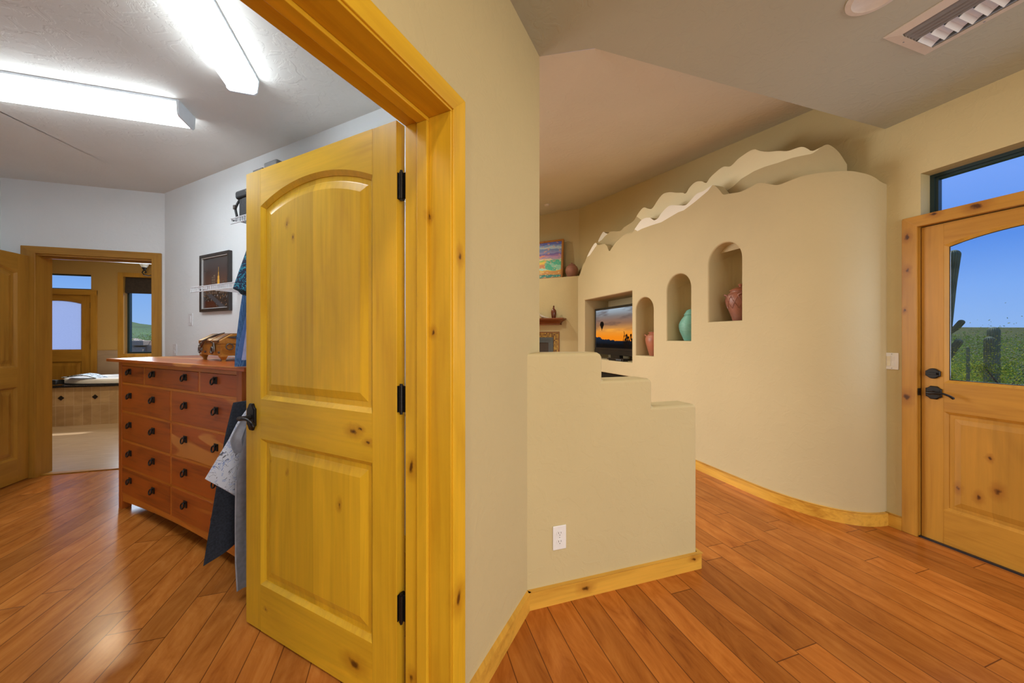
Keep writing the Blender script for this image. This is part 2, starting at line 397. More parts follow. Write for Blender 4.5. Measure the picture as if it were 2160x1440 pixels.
M['bath_floor'] = tile_mat('travertine floor tile', (0.44, 0.31, 0.19), (0.48, 0.35, 0.23), (0.30, 0.22, 0.15), (0.46, 0.46), 0.27, (0, 1), 0.35)
M['skirt_tile'] = tile_mat('travertine skirt tile', (0.30, 0.17, 0.07), (0.60, 0.43, 0.24), (0.62, 0.50, 0.36), (0.10, 0.30), 0.35, (0, 2))
M['wainscot'] = tile_mat('travertine wall tile', (0.36, 0.24, 0.14), (0.42, 0.29, 0.18), (0.33, 0.25, 0.17), (0.40, 0.40), 0.35, (0, 2))
M['mosaic'] = tile_mat('glass mosaic', (0.62, 0.38, 0.05), (0.10, 0.03, 0.01), (0.25, 0.16, 0.08), (0.026, 0.026), 0.25, (1, 2), 0, False)
def ground_mat():
    m = Mat('desert soil'); v = m.obj()
    f = m.noise(v, 0.7, 6, 0.65); g = m.noise(v, 6, 4, 0.7)
    c = m.ramp(f, [(0.3, (0.13, 0.12, 0.06)), (0.5, (0.07, 0.10, 0.03)), (0.7, (0.04, 0.08, 0.02))])
    m.base(m.mix(0.35, c, m.ramp(g, [(0.35, (0.03, 0.04, 0.012)), (0.65, (0.24, 0.19, 0.13))]))); m.set(Roughness=1.0, Specular_IOR_Level=0.0)
    return m.m
M['ground'] = ground_mat()
def cactus_mat():
    m = Mat('saguaro skin'); v = m.obj()
    s = m.n('ShaderNodeSeparateXYZ'); m.l(v, s.inputs[0])
    f = m.noise(v, 5, 3)
    m.base(m.ramp(f, [(0.3, (0.12, 0.15, 0.075)), (0.7, (0.24, 0.27, 0.14))])); m.set(Roughness=0.8)
    return m.m
M['cactus'] = cactus_mat()
def leaf(name, c):
    m = Mat(name)
    f = m.noise(m.obj(), 5, 3)
    col = m.ramp(f, [(0.3, tuple(x * 0.6 for x in c)), (0.7, tuple(min(1, x * 1.35) for x in c))])
    m.t.nodes.remove(m.p)
    d = m.n('ShaderNodeBsdfDiffuse'); t = m.n('ShaderNodeBsdfTranslucent'); x = m.n('ShaderNodeMixShader'); x.inputs[0].default_value = 0.5
    m.l(col, d.inputs[0]); m.l(col, t.inputs[0]); m.l(d.outputs[0], x.inputs[1]); m.l(t.outputs[0], x.inputs[2]); m.l(x.outputs[0], m.o.inputs[0])
    return m.m
M['leaf_yel'] = leaf('yellow green leaves', (0.62, 0.58, 0.05))
M['leaf_green'] = leaf('green leaves', (0.22, 0.34, 0.04))
M['leaf_grey'] = leaf('grey green leaves', (0.28, 0.32, 0.13))
M['bark'] = plain('desert bark', (0.14, 0.10, 0.07), 0.9, 0, 0.2)
M['hill_green'] = plain('green hillside', (0.10, 0.17, 0.05), 0.95, 0, 0.5, 0.12)
M['hill_far'] = plain('hazy far mountains', (0.20, 0.27, 0.38), 1.0, 0, 0.15, 0.02)
M['rail_iron'] = plain('patio railing', (0.03, 0.022, 0.02), 0.6)
M['metal_sill'] = plain('dark threshold', (0.02, 0.022, 0.03), 0.4, 0.3)

# ------------------------------------------------------------------ building helpers
ORG = {}
def put(o, parent=None):
    COL.objects.link(o)
    if parent is not None: o.parent = parent
    return o
def thing(name, label, cat, org=(0, 0, 0), frame='W', group=None, kind=None):
    o = bpy.data.objects.new(name, None); o.empty_display_size = 0.05
    COL.objects.link(o)
    o['label'] = label; o['category'] = cat
    if group: o['group'] = group
    if kind: o['kind'] = kind
    ORG[o.name] = Vector(org)
    if frame == 'DE':
        o.location = de(*org); o.rotation_euler = (0, 0, A)
    else: o.location = org
    return o
def oorg(p):
    while p is not None:
        if p.name in ORG: return ORG[p.name]
        p = p.parent
    return Vector((0, 0, 0))

class MB:
    def __init__(s): s.bm = bmesh.new(); s.mi = 0
    def f(s, vs):
        try:
            fc = s.bm.faces.new(vs); fc.material_index = s.mi; return fc
        except ValueError: return None
    def v(s, p): return s.bm.verts.new(p)
    def box(s, x0, x1, y0, y1, z0, z1):
        a = [s.v((x, y, z)) for z in (z0, z1) for x, y in ((x0, y0), (x1, y0), (x1, y1), (x0, y1))]
        for q in ((0, 3, 2, 1), (4, 5, 6, 7), (0, 1, 5, 4), (1, 2, 6, 5), (2, 3, 7, 6), (3, 0, 4, 7)): s.f([a[i] for i in q])
        return s
    def prism(s, pts, axis, a, b):
        def P(u, v, w): return {'x': (w, u, v), 'y': (u, w, v), 'z': (u, v, w)}[axis]
        A0 = [s.v(P(u, v, a)) for u, v in pts]; B0 = [s.v(P(u, v, b)) for u, v in pts]
        n = len(pts)
        s.f(A0[::-1]); s.f(B0)
        for i in range(n): s.f([A0[i], A0[(i + 1) % n], B0[(i + 1) % n], B0[i]])
        return s
    def rings(s, rings, closed=True, cap0=False, cap1=False):
        """Skin between rings of equal length."""
        R = [[s.v(p) for p in r] for r in rings]
        n = len(R[0])
        for a, b in zip(R, R[1:]):
            for i in range(n if closed else n - 1):
                j = (i + 1) % n
                s.f([a[i], a[j], b[j], b[i]])
        if cap0: s.f(R[0][::-1])
        if cap1: s.f(R[-1])
        return s
    def lathe(s, prof, c=(0, 0, 0), seg=32, ax='z', sq=1.0):
        rg = []
        for r, h in prof:
            r = max(r, 1e-4); ring = []
            for i in range(seg):
                t = 2 * pi * i / seg; x, y = r * math.cos(t), r * math.sin(t) * sq
                p = {'z': (x, y, h), 'x': (h, x, y), 'y': (x, h, y)}[ax]
                ring.append((c[0] + p[0], c[1] + p[1], c[2] + p[2]))
            rg.append(ring)
        return s.rings(rg, True, True, True)
    def tube(s, pts, r, seg=10, closed=False):
        pts = [Vector(p) for p in pts]; n = len(pts)
        rr = r if isinstance(r, (list, tuple)) else [r] * n
        rg = []; up = None
        for i, p in enumerate(pts):
            if closed: t = (pts[(i + 1) % n] - pts[i - 1])
            else: t = pts[min(i + 1, n - 1)] - pts[max(i - 1, 0)]
            t = t.normalized()
            if up is None:
                up = Vector((0, 0, 1)) if abs(t.z) < 0.9 else Vector((1, 0, 0))
            a = t.cross(up)
            if a.length < 1e-6: a = t.orthogonal()
            a.normalize(); b = a.cross(t).normalized(); up = b
            rg.append([p + (a * math.cos(2 * pi * k / seg) + b * math.sin(2 * pi * k / seg)) * rr[i] for k in range(seg)])
        if closed:
            rg.append(rg[0]); return s.rings(rg)
        return s.rings(rg, True, True, True)
    def build(s, name, mats, parent=None, bevel=0.0, seg=2, smooth=None, org=None, frame=None, label=None, cat=None, group=None, kind=None):
        o0 = Vector(org) if org is not None else oorg(parent)
        bm = s.bm
        bmesh.ops.remove_doubles(bm, verts=bm.verts, dist=1e-5)
        bmesh.ops.recalc_face_normals(bm, faces=bm.faces)
        for v in bm.verts: v.co -= o0
        me = bpy.data.meshes.new(name); bm.to_mesh(me); bm.free()
        for m in (mats if isinstance(mats, (list, tuple)) else [mats]): me.materials.append(M[m] if isinstance(m, str) else m)
        if smooth is not None:
            me.polygons.foreach_set('use_smooth', [True] * len(me.polygons))
            me.set_sharp_from_angle(angle=math.radians(smooth))
        o = bpy.data.objects.new(name, me); put(o, parent)
        if bevel:
            b = o.modifiers.new('edge', 'BEVEL'); b.width = bevel; b.segments = seg; b.limit_method = 'ANGLE'; b.angle_limit = math.radians(35)
            me.polygons.foreach_set('use_smooth', [True] * len(me.polygons)); me.set_sharp_from_angle(angle=math.radians(40))
            b.harden_normals = True
        if parent is None:
            ORG[o.name] = o0
            if frame == 'DE': o.location = de(*o0); o.rotation_euler = (0, 0, A)
            else: o.location = o0
        if label: o['label'] = label
        if cat: o['category'] = cat
        if group: o['group'] = group
        if kind: o['kind'] = kind
        return o
def S(name, mb, mat, label, cat, frame='W', **k):
    return mb.build(name, mat, frame=frame, label=label, cat=cat, kind='structure', **k)

def picture(name, mat, parent, frame_fn, nx, ny, fn, label=None):
    """A flat picture: a fine grid whose face colours come from fn(u, v); frame_fn maps (u, v) to a point."""
    bm = bmesh.new(); lay = bm.loops.layers.float_color.new('pic')
    o0 = oorg(parent)
    V = [[bm.verts.new(Vector(frame_fn(i / nx, j / ny)) - o0) for i in range(nx + 1)] for j in range(ny + 1)]
    for j in range(ny):
        for i in range(nx):
            f = bm.faces.new((V[j][i], V[j][i + 1], V[j + 1][i + 1], V[j + 1][i]))
            for k, l in enumerate(f.loops):
                uu = (i + (0, 1, 1, 0)[k]) / nx; vv = (j + (0, 0, 1, 1)[k]) / ny
                c = fn(uu, vv); l[lay] = (max(0, c[0]), max(0, c[1]), max(0, c[2]), 1)
    me = bpy.data.meshes.new(name); bm.to_mesh(me); bm.free(); me.materials.append(M[mat])
    o = bpy.data.objects.new(name, me); put(o, parent)
    if label: o['label'] = label
    return o
def lerp(a, b, t): return tuple(x + (y - x) * t for x, y in zip(a, b))
def grad(pts, t):
    if t <= pts[0][0]: return pts[0][1]
    for (a, ca), (b, cb) in zip(pts, pts[1:]):
        if t <= b: return lerp(ca, cb, (t - a) / (b - a))
    return pts[-1][1]
def fbm(x, y, z=0.0, o=4): return mnoise.fractal(Vector((x, y, z)), 1.0, 2.0, o)

# ================================================================== SHELL
CZ = 2.76
DW0, DW1 = 0.66, 0.80          # the doorway wall: hall face, closet face (E)
OP0, OP1, OPZ = -0.005, 0.915, 2.05
PD0, PD1 = 1.645, 1.705        # picture wall: closet face, living face (D)

# floors
b = MB(); b.box(-4.6, 3.45, -3.6, 8.9, -0.12, 0.0)
S('floor', b, 'floor', 'reddish maple plank floor running through hall and closet', 'floor')
b = MB(); b.box(-7.4, -1.62, 4.535, 8.0, -0.03, 0.006)
S('floor_bathroom', b, 'bath_floor', 'glossy travertine tile floor of the bathroom', 'floor')

# doorway wall (45 degrees), with opening
b = MB()
b.box(OP1 + 0.02, PD1, DW0 + 0.02, DW1, 0, 3.3)
b.box(-4.9, OP0 - 0.02, DW0 + 0.02, DW1, 0, CZ)
b.box(OP0 - 0.02, OP1 + 0.02, DW0 + 0.02, DW1, OPZ + 0.02, CZ)
S('wall_doorway', b, 'tan', 'tan plaster wall around the open closet doorway', 'wall', 'DE')
# picture wall: closet side pale, living side tan
b = MB()
b.box(PD0, PD1 - 0.01, DW1, 4.72, 0, CZ)
b.mi = 1
b.box(PD1 - 0.01, PD1, DW1, 4.2, 0, 3.4)
S('wall_closet_right', b, ['white_wall', 'tan'], 'pale closet wall behind the dresser and framed city picture', 'wall', 'DE')
# closet lining of the doorway wall
b = MB()
b.box(OP1 + 0.02, PD0, DW1, DW1 + 0.012, 0, CZ); b.box(-4.2, OP0 - 0.02, DW1, DW1 + 0.012, 0, CZ); b.box(OP0 - 0.02, OP1 + 0.02, DW1, DW1 + 0.012, OPZ + 0.02, CZ)
S('wall_closet_front', b, 'white_wall', 'pale closet side of the doorway wall', 'wall', 'DE')
# bath doorway wall
BY = 4.46
BX0, BX1, BZ = -3.245, -2.385, 2.09
b = MB()
b.box(BX1 + 0.02, -2.10, BY, BY + 0.06, 0, CZ); b.box(-3.60, BX0 - 0.02, BY, BY + 0.06, 0, CZ); b.box(BX0 - 0.02, BX1 + 0.02, BY, BY + 0.06, BZ + 0.02, CZ)
b.mi = 1
b.box(BX1 + 0.02, -1.62, BY + 0.06, BY + 0.13, 0, CZ); b.box(-7.4, BX0 - 0.02, BY + 0.06, BY + 0.13, 0, CZ); b.box(BX0 - 0.02, BX1 + 0.02, BY + 0.06, BY + 0.13, BZ + 0.02, CZ)
S('wall_closet_back', b, ['white_wall', 'bath_wall'], 'pale closet wall around the bathroom doorway', 'wall')
b = MB(); b.box(-3.60, -3.49, -2.6, BY, 0, CZ)
S('wall_closet_left', b, 'white_wall', 'pale closet wall at the far left beside the open bathroom door', 'wall')
# closet ceiling
b = MB()
P1 = de(PD0, DW1); P2 = de(-4.3, DW1)
b.prism([(-3.49, BY), (-2.24, BY), (P1.x, P1.y), (P2.x, P2.y), (-3.49, P2.y)], 'z', CZ, CZ + 0.1)
S('ceiling_closet', b, 'ceiling_closet', 'grey textured ceiling of the walk-in closet', 'ceiling')

# hall ceiling: flat, with a dropped edge towards the living room
q = de(PD1, DW0 + 0.02); q2 = de(-4.9, DW0 + 0.02)
b = MB()
b.prism([(3.23, 1.572), (0.93, 1.572), (q.x, q.y), (q2.x, q2.y), (q2.x, -3.5), (3.23, -3.5)], 'z', CZ, CZ + 0.7)
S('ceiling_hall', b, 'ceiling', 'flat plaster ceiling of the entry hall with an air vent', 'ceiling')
# living-room vault
def vz(x, y): return CZ + 0.151 * (x - 0.94) + 0.146 * (y - 1.55)
b = MB()
def vp(p, z=None): return (p[0], p[1], vz(p[0], p[1]) if z is None else z)
va = b.v((0.93, 1.5725, CZ)); vq = b.v((q.x, q.y, CZ)); vq2 = b.v(vp(de(1.70, 4.3))); vf2 = b.v(vp(de(7.3, 4.3))); vf1 = b.v(vp(de(7.3, -3.0))); vr = b.v(vp((3.5, 1.5725)))
b.f([vr, va, vf1]); b.f([va, vf2, vf1]); b.f([va, vq, vf2]); b.f([vq, vq2, vf2])
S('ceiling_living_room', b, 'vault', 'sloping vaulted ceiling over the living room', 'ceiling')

# front wall with door opening and transom (X = 3.23), continuing behind the mountain wall
FX = 3.23
FY0, FY1 = 0.47, 1.404
TY0, TY1, TZ0, TZ1 = 0.47, 1.395, 2.11, 2.37
b = MB()
b.box(FX, FX + 0.2, 1.42, 6.9, 0, 4.0)
b.box(FX, FX + 0.2, -3.6, FY0 - 0.02, 0, CZ + 0.3)
b.box(FX, FX + 0.2, FY0 - 0.02, 1.42, TZ1, CZ + 0.3)
b.box(FX, FX + 0.2, TY1, 1.42, 2.05, TZ1)
b.box(FX, FX + 0.2, FY0 - 0.02, 1.42, 2.05, TZ0 - 0.03)
S('wall_front', b, 'tan', 'tan plaster wall holding the glazed front door', 'wall')
# hall back wall; its wide opening is added for the fill daylight
b = MB()
b.box(-5, 3.4, -3.6, -3.5, 0, 0.35); b.box(-5, 3.4, -3.6, -3.5, 2.55, CZ); b.box(-5, -0.2, -3.6, -3.5, 0.35, 2.55); b.box(3.1, 3.4, -3.6, -3.5, 0.35, 2.55)
S('wall_back', b, 'tan', 'tan wall behind the viewpoint with an added window opening', 'wall')

# fireplace wall (45 degrees) : upper recess and lower breast with ledge
FD = 6.2
b = MB()
b.box(6.594, 6.75, -2.2, 4.2, 0, 4.2)
b.box(FD, 6.594, -2.2, 4.2, 0, 2.41)
S('wall_fireplace', b, 'tan', 'tan corner fireplace wall with a high display ledge', 'wall', 'DE')
# living west wall with big window opening
b = MB()
b.box(PD1, 1.8, 4.0, 4.15, 0, 4.2); b.box(3.9, 6.7, 4.0, 4.15, 0, 4.2); b.box(1.8, 3.9, 4.0, 4.15, 0, 0.3); b.box(1.8, 3.9, 4.0, 4.15, 2.8, 4.2)
S('wall_living_left', b, 'tan', 'tan living-room wall with a wide window, out of view at left', 'wall', 'DE')
b = MB(); b.box(1.75, 4.6, 4.15, 6.4, 2.9, 3.0)  # unseen slab added to block the sun from the living-room window
S('added_sun_cover', b, 'tan_out', 'unseen added cover keeping the sun off the living-room window', 'roof', 'DE')

# bathroom shell
WY = 7.85
wx0, wx1, wz0, wz1 = -4.60, -3.35, 1.02, 2.36      # bath window
dx0, dx1, dz1 = -5.90, -5.035, 2.04                # patio door
tx0, tx1, tz0, tz1 = -5.93, -5.035, 2.115, 2.37    # its transom
b = MB()
T = 0.16
b.box(-7.4, dx0, WY, WY + T, 0, CZ)
b.box(dx1, wx0, WY, WY + T, 0, CZ)
b.box(dx0, dx1, WY, WY + T, tz1, CZ)
b.box(dx0, dx1, WY, WY + T, dz1 + 0.02, tz0)
b.box(wx0, wx1, WY, WY + T, wz1, CZ); b.box(wx0, wx1, WY, WY + T, 0, wz0)
b.box(wx1, -1.62, WY, WY + T, 0, CZ)
S('wall_bathroom_back', b, 'bath_wall', 'ochre bathroom wall with patio door and window', 'wall')
b = MB(); b.box(-1.70, -1.60, BY + 0.06, WY + T, 0, CZ); b.box(-7.5, -7.4, BY + 0.06, WY + T, 0, CZ)
S('wall_bathroom_sides', b, 'bath_wall', 'ochre side walls of the bathroom', 'wall')
b = MB(); b.box(-7.4, -1.62, BY + 0.1, WY + T, CZ, CZ + 0.1)
S('ceiling_bathroom', b, 'ceiling', 'plain bathroom ceiling', 'ceiling')
# roof over everything outside the rooms
b = MB(); b.box(-7.6, 4.0, -4.2, 1.5, 3.55, 3.7)
S('roof_hall', b, 'tan_out', 'flat roof above the hall', 'roof')

# ================================================================== MOUNTAIN WALL
MX = 2.79
NICHES = [(3.414, 3.736, 1.080, 1.786), (2.860, 3.195, 1.267, 1.974), (2.302, 2.642, 1.450, 2.160)]
TVN = (3.811, 5.026, 0.98, 1.896)
AVN = (3.811, 5.026, 0.30, 0.80)
def interp(tab, y):
    if y <= tab[0][0]: return tab[0][1]
    for (a, za), (c, zc) in zip(tab, tab[1:]):
        if y <= c: return za + (zc - za) * (y - a) / (c - a)
    return tab[-1][1]
def sinterp(tab, y):
    """Like interp but rounded through the points."""
    n = len(tab)
    if y <= tab[0][0]: return tab[0][1]
    for i in range(n - 1):
        if y <= tab[i + 1][0]:
            (a, za), (c, zc) = tab[i], tab[i + 1]; f = (y - a) / (c - a)
            p, q_ = tab[max(i - 1, 0)], tab[min(i + 2, n - 1)]
            ma = (zc - p[1]) / (c - p[0]) * (c - a); mc = (q_[1] - za) / (q_[0] - a) * (c - a)
            return (2 * f ** 3 - 3 * f * f + 1) * za + (f ** 3 - 2 * f * f + f) * ma + (-2 * f ** 3 + 3 * f * f) * zc + (f ** 3 - f * f) * mc
    return tab[-1][1]
# ridge heights along the wall (distance along plan path measured by Y on the straight part)
RIDGE = [(2.28, 2.557), (2.32, 2.56), (2.42, 2.585), (2.484, 2.603), (2.52, 2.655), (2.575, 2.722), (2.613, 2.735), (2.70, 2.72), (2.78, 2.725), (2.84, 2.70),
         (2.92, 2.665), (3.032, 2.70), (3.16, 2.74), (3.281, 2.70), (3.33, 2.665), (3.398, 2.66), (3.48, 2.715), (3.62, 2.735), (3.745, 2.67), (3.80, 2.63), (3.94, 2.655), (4.153, 2.604),
         (4.26, 2.55), (4.325, 2.52), (4.38, 2.60), (4.434, 2.643), (4.52, 2.665), (4.62, 2.68), (4.694, 2.73), (4.78, 2.70), (4.921, 2.60), (5.02, 2.50), (5.08, 2.47), (5.13, 2.40), (5.20, 2.32), (5.248, 2.29)]
SNOW = [(2.60, 2.735), (2.65, 2.70), (2.80, 2.655), (2.95, 2.62), (3.03, 2.625), (3.28, 2.60), (3.45, 2.615), (3.62, 2.625), (3.70, 2.62), (3.76, 2.66)]
SNOW_B = [(4.60, 2.70), (4.70, 2.665), (4.86, 2.58), (4.95, 2.57)]
def snow_line(y, zt):
    if 2.60 <= y <= 3.76: return min(zt, interp(SNOW, y))
    if 4.66 <= y <= 4.95: return min(zt, interp(SNOW_B, y))
    return zt
def holes(y):
    h = []
    for (y0, y1, zb, zt) in NICHES:
        r0 = 0.014
        a, c = y0 - r0, y1 + r0
        if a < y < c:
            R = (c - a) / 2; yc = (a + c) / 2
            h.append((zb - r0, zt - (y1 - y0) / 2 + math.sqrt(max(0, R * R - (y - yc) ** 2))))
    for (y0, y1, zb, zt) in (TVN, AVN):
        if y0 - 0.008 < y < y1 + 0.008: h.append((zb - 0.008, zt + 0.008))
    return sorted(h)
ys = set()
for i in range(0, 298): ys.add(round(2.285 + i * 0.01, 4))
for (y0, y1, zb, zt) in NICHES:
    R = (y1 - y0) / 2 + 0.014; yc = (y0 + y1) / 2
    for k in range(25): ys.add(round(yc - R * math.cos(pi * k / 24), 4))
for (y0, y1, zb, zt) in (TVN, AVN):
    ys.add(y0 - 0.008); ys.add(y1 + 0.008)
ys0 = sorted(y for y in ys if 2.285 <= y <= 5.248); ys = [ys0[0]]
key = {round(v_, 4) for n_ in NICHES + [TVN] for v_ in (n_[0] - (0.014 if n_ is not TVN else 0.008), n_[1] + (0.014 if n_ is not TVN else 0.008))}
for y in ys0[1:]:
    if y - ys[-1] < 2e-3:
        if round(y, 4) in key: ys[-1] = y
        continue
    ys.append(y)
b = MB()
EPS = 1e-5
for ya, yb in zip(ys, ys[1:]):
    za, zb_ = sinterp(RIDGE, ya), sinterp(RIDGE, yb)
    sa, sb = snow_line(ya, za), snow_line(yb, zb_)
    ym = (ya + yb) / 2
    ha, hb = holes(ya + EPS), holes(yb - EPS)
    bounds = [(0, 0)]
    if len(ha) == len(hb):
        for p, q_ in zip(ha, hb): bounds += [(p[0], q_[0]), (p[1], q_[1])]
    bounds.append((sa, sb))
    b.mi = 0
    for k in range(0, len(bounds), 2):
        (l0, l1), (h0, h1) = bounds[k], bounds[k + 1]
        b.f([b.v((MX, ya, l0)), b.v((MX, ya, h0)), b.v((MX, yb, h1)), b.v((MX, yb, l1))])
    if za - sa > 1e-4 or zb_ - sb > 1e-4:
        b.mi = 1
        b.f([b.v((MX, ya, sa)), b.v((MX, ya, za)), b.v((MX, yb, zb_)), b.v((MX, yb, sb))])
    b.mi = 0
    th = 0.10
    b.f([b.v((MX, ya, za)), b.v((MX + th, ya, za)), b.v((MX + th, yb, zb_)), b.v((MX, yb, zb_))])
    b.f([b.v((MX + th, ya, 2.1)), b.v((MX + th, yb, 2.1)), b.v((MX + th, yb, zb_)), b.v((MX + th, ya, za))])
# left end face and curved near end that turns into the front wall
yl = 5.248
b.f([b.v((MX, yl, 0)), b.v((MX, yl, 2.29)), b.v((FX, yl, 2.29)), b.v((FX, yl, 0))])
ARC = []
NA = 72
def turn(u, inset):
    """Plan of the wall's rounded end: a squarish quarter curve that leaves the straight part gently."""
    ex = 2 / 2.4; t = u * pi / 2
    return (FX + 0.02 - (FX + 0.02 - MX - inset) * max(0, math.cos(t)) ** ex, 2.285 - (0.722 - inset) * math.sin(t) ** ex)
for k in range(0, NA + 1):
    ARC.append(turn(k / NA, 0.0))
CURZ = [(1.56, 2.36), (1.567, 2.381), (1.574, 2.404), (1.588, 2.427), (1.612, 2.447), (1.64, 2.464), (1.692, 2.478), (1.751, 2.49), (1.805, 2.499), (1.867, 2.504), (1.934, 2.497), (2.008, 2.495), (2.06, 2.52), (2.15, 2.568), (2.22, 2.562), (2.285, 2.557)]
for k in range(NA):
    (xa, ya), (xb, yb) = ARC[k], ARC[k + 1]
    za, zb_ = sinterp(CURZ, ya), sinterp(CURZ, yb)
    b.f([b.v((xa, ya, 0)), b.v((xa, ya, za)), b.v((xb, yb, zb_)), b.v((xb, yb, 0))])
    b.f([b.v((xa, ya, za)), b.v((FX, ya + 0.08, za)), b.v((FX, yb + 0.08, zb_)), b.v((xb, yb, zb_))])
# niches: rounded lip, curved back
for (y0, y1, zb, zt) in NICHES:
    def outline(o):
        a, c = y0 - o, y1 + o; R = (c - a) / 2; yc = (a + c) / 2; zs = zt - (y1 - y0) / 2
        return [(c, zb - o)] + [(yc + R * math.cos(pi * k / 24), zs + R * math.sin(pi * k / 24)) for k in range(25)] + [(a, zb - o)]
    rg = []
    r0 = 0.014
    for k in range(5):
        t = k / 4 * pi / 2
        o = r0 * (1 - math.sin(t)); dx = r0 * (1 - math.cos(t))
        rg.append([(MX + dx, y, z) for y, z in outline(o)])
    b.rings(rg, True)
    dep = 0.36; yc = (y0 + y1) / 2; R = (y1 - y0) / 2; zs = zt - R; x0 = MX + r0
    plan = [(x0 + dep * math.sin(pi * k / 24) ** 0.8, yc + R * math.cos(pi * k / 24)) for k in range(25)]
    top = [zs + math.sqrt(max(0, R * R - (y - yc) ** 2)) for x, y in plan]
    for k in range(24):
        (xa, ya), (xb, yb) = plan[k], plan[k + 1]
        b.f([b.v((xa, ya, zb)), b.v((xb, yb, zb)), b.v((xb, yb, top[k + 1])), b.v((xa, ya, top[k]))])
        b.f([b.v((x0, ya, zb)), b.v((xa, ya, zb)), b.v((xb, yb, zb)), b.v((x0, yb, zb))])
        b.f([b.v((x0, ya, top[k])), b.v((xa, ya, top[k])), b.v((xb, yb, top[k + 1])), b.v((x0, yb, top[k + 1]))])
# television niche and the component niche below
for (y0, y1, zb, zt) in (TVN, AVN):
    def ol(o): return [(y1 + o, zb - o), (y1 + o, zt + o), (y0 - o, zt + o), (y0 - o, zb - o)]
    b.rings([[(MX, y, z) for y, z in ol(0.008)], [(MX + 0.008, y, z) for y, z in ol(0)], [(FX - 0.005, y, z) for y, z in ol(0)]], True, False, True)
S('wall_mountain', b, ['tan2', 'snow'], 'tan plaster feature wall cut as a mountain ridge with arched niches', 'wall')

# second ridge standing behind
RB = [(2.10, 2.827), (2.19, 2.872), (2.25, 2.915), (2.316, 2.945),
      (2.40, 2.94), (2.452, 2.93), (2.53, 2.90), (2.60, 2.93), (2.66, 2.925), (2.763, 2.89), (2.80, 2.86), (2.86, 2.90), (2.94, 2.925), (3.02, 2.90), (3.068, 2.86), (3.12, 2.885), (3.205, 2.918), (3.32, 2.97), (3.43, 2.985), (3.52, 2.94), (3.60, 2.885),
      (3.662, 2.90), (3.769, 2.95), (3.86, 2.92), (3.96, 2.849), (4.10, 2.83), (4.188, 2.823), (4.25, 2.80), (4.333, 2.813), (4.42, 2.84), (4.511, 2.86), (4.58, 2.85), (4.64, 2.875), (4.702, 2.91), (4.78, 2.87), (4.86, 2.80), (4.934, 2.70), (5.0, 2.60), (5.06, 2.5)]
SB = [(2.10, 2.725), (2.2, 2.745), (2.3, 2.75), (2.42, 2.735), (2.5, 2.70), (2.6, 2.68), (2.8, 2.70), (3.0, 2.72), (3.1, 2.75), (3.4, 2.72), (3.7, 2.75), (3.8, 2.80), (3.9, 2.88)]
SB2 = [(4.58, 2.85), (4.66, 2.83), (4.74, 2.80), (4.84, 2.79)]
def sb_line(y, zt):
    if 2.0 <= y <= 3.9: return min(zt, interp(SB, y))
    if 4.58 <= y <= 4.84: return min(zt, interp(SB2, y))
    return zt
b = MB()
BX = 2.93; th = 0.09
RBC = [(1.70, 2.44), (1.716, 2.50), (1.737, 2.591), (1.76, 2.669), (1.787, 2.721), (1.809, 2.744), (1.848, 2.732), (1.885, 2.727), (1.912, 2.76), (1.94, 2.784), (1.984, 2.79), (2.029, 2.793), (2.099, 2.827), (2.19, 2.865), (2.285, 2.93)]
SBC = [(1.70, 2.80), (1.83, 2.75), (1.85, 2.722), (1.885, 2.705), (1.94, 2.715), (2.0, 2.725), (2.1, 2.73), (2.2, 2.745), (2.285, 2.75)]
cols = []
yy = sorted([2.285 + i * 0.0125 for i in range(int((5.06 - 2.285) / 0.0125) + 1)], reverse=True)
for y in yy: cols.append((BX, y, (1, 0), sinterp(RB, y), sb_line(y, sinterp(RB, y)), 1 if y < 4 else 2))
for k in range(1, 41):
    u = 0.78 * k / 40
    (xa, ya), (xb, yb) = turn(max(0, u - .01), 0.14), turn(u + .01, 0.14)
    nx_, ny_ = (ya - yb), (xb - xa); nl = math.hypot(nx_, ny_)
    x, y = turn(u, 0.14)
    zt = sinterp(RBC, y); cols.append((x, y, (nx_ / nl, ny_ / nl), zt, min(zt, interp(SBC, y)), 1))
for c0_, c1_ in zip(cols, cols[1:]):
    (xa, ya, na, za, sa, ma), (xb, yb, nb, zb_, sb, mb_) = c0_, c1_
    b.mi = 0
    b.f([b.v((xa, ya, 2.2)), b.v((xa, ya, sa)), b.v((xb, yb, sb)), b.v((xb, yb, 2.2))])
    if za - sa > 1e-4 or zb_ - sb > 1e-4:
        b.mi = ma
        b.f([b.v((xa, ya, sa)), b.v((xa, ya, za)), b.v((xb, yb, zb_)), b.v((xb, yb, sb))])
    b.mi = 0
    qa = (xa + na[0] * th, ya + na[1] * th); qb = (xb + nb[0] * th, yb + nb[1] * th)
    b.f([b.v((xa, ya, za)), b.v((qa[0], qa[1], za)), b.v((qb[0], qb[1], zb_)), b.v((xb, yb, zb_))])
    b.f([b.v((qa[0], qa[1], 2.2)), b.v((qb[0], qb[1], 2.2)), b.v((qb[0], qb[1], zb_)), b.v((qa[0], qa[1], za))])
for (x, y, n_, zt, sl, m__) in (cols[0], cols[-1]):
    b.f([b.v((x, y, 2.2)), b.v((x + n_[0] * th, y + n_[1] * th, 2.2)), b.v((x + n_[0] * th, y + n_[1] * th, zt)), b.v((x, y, zt))])
S('wall_ridge', b, ['tan2', 'snow2', 'snow'], 'second plaster mountain ridge with cream snow caps behind the feature wall', 'wall')

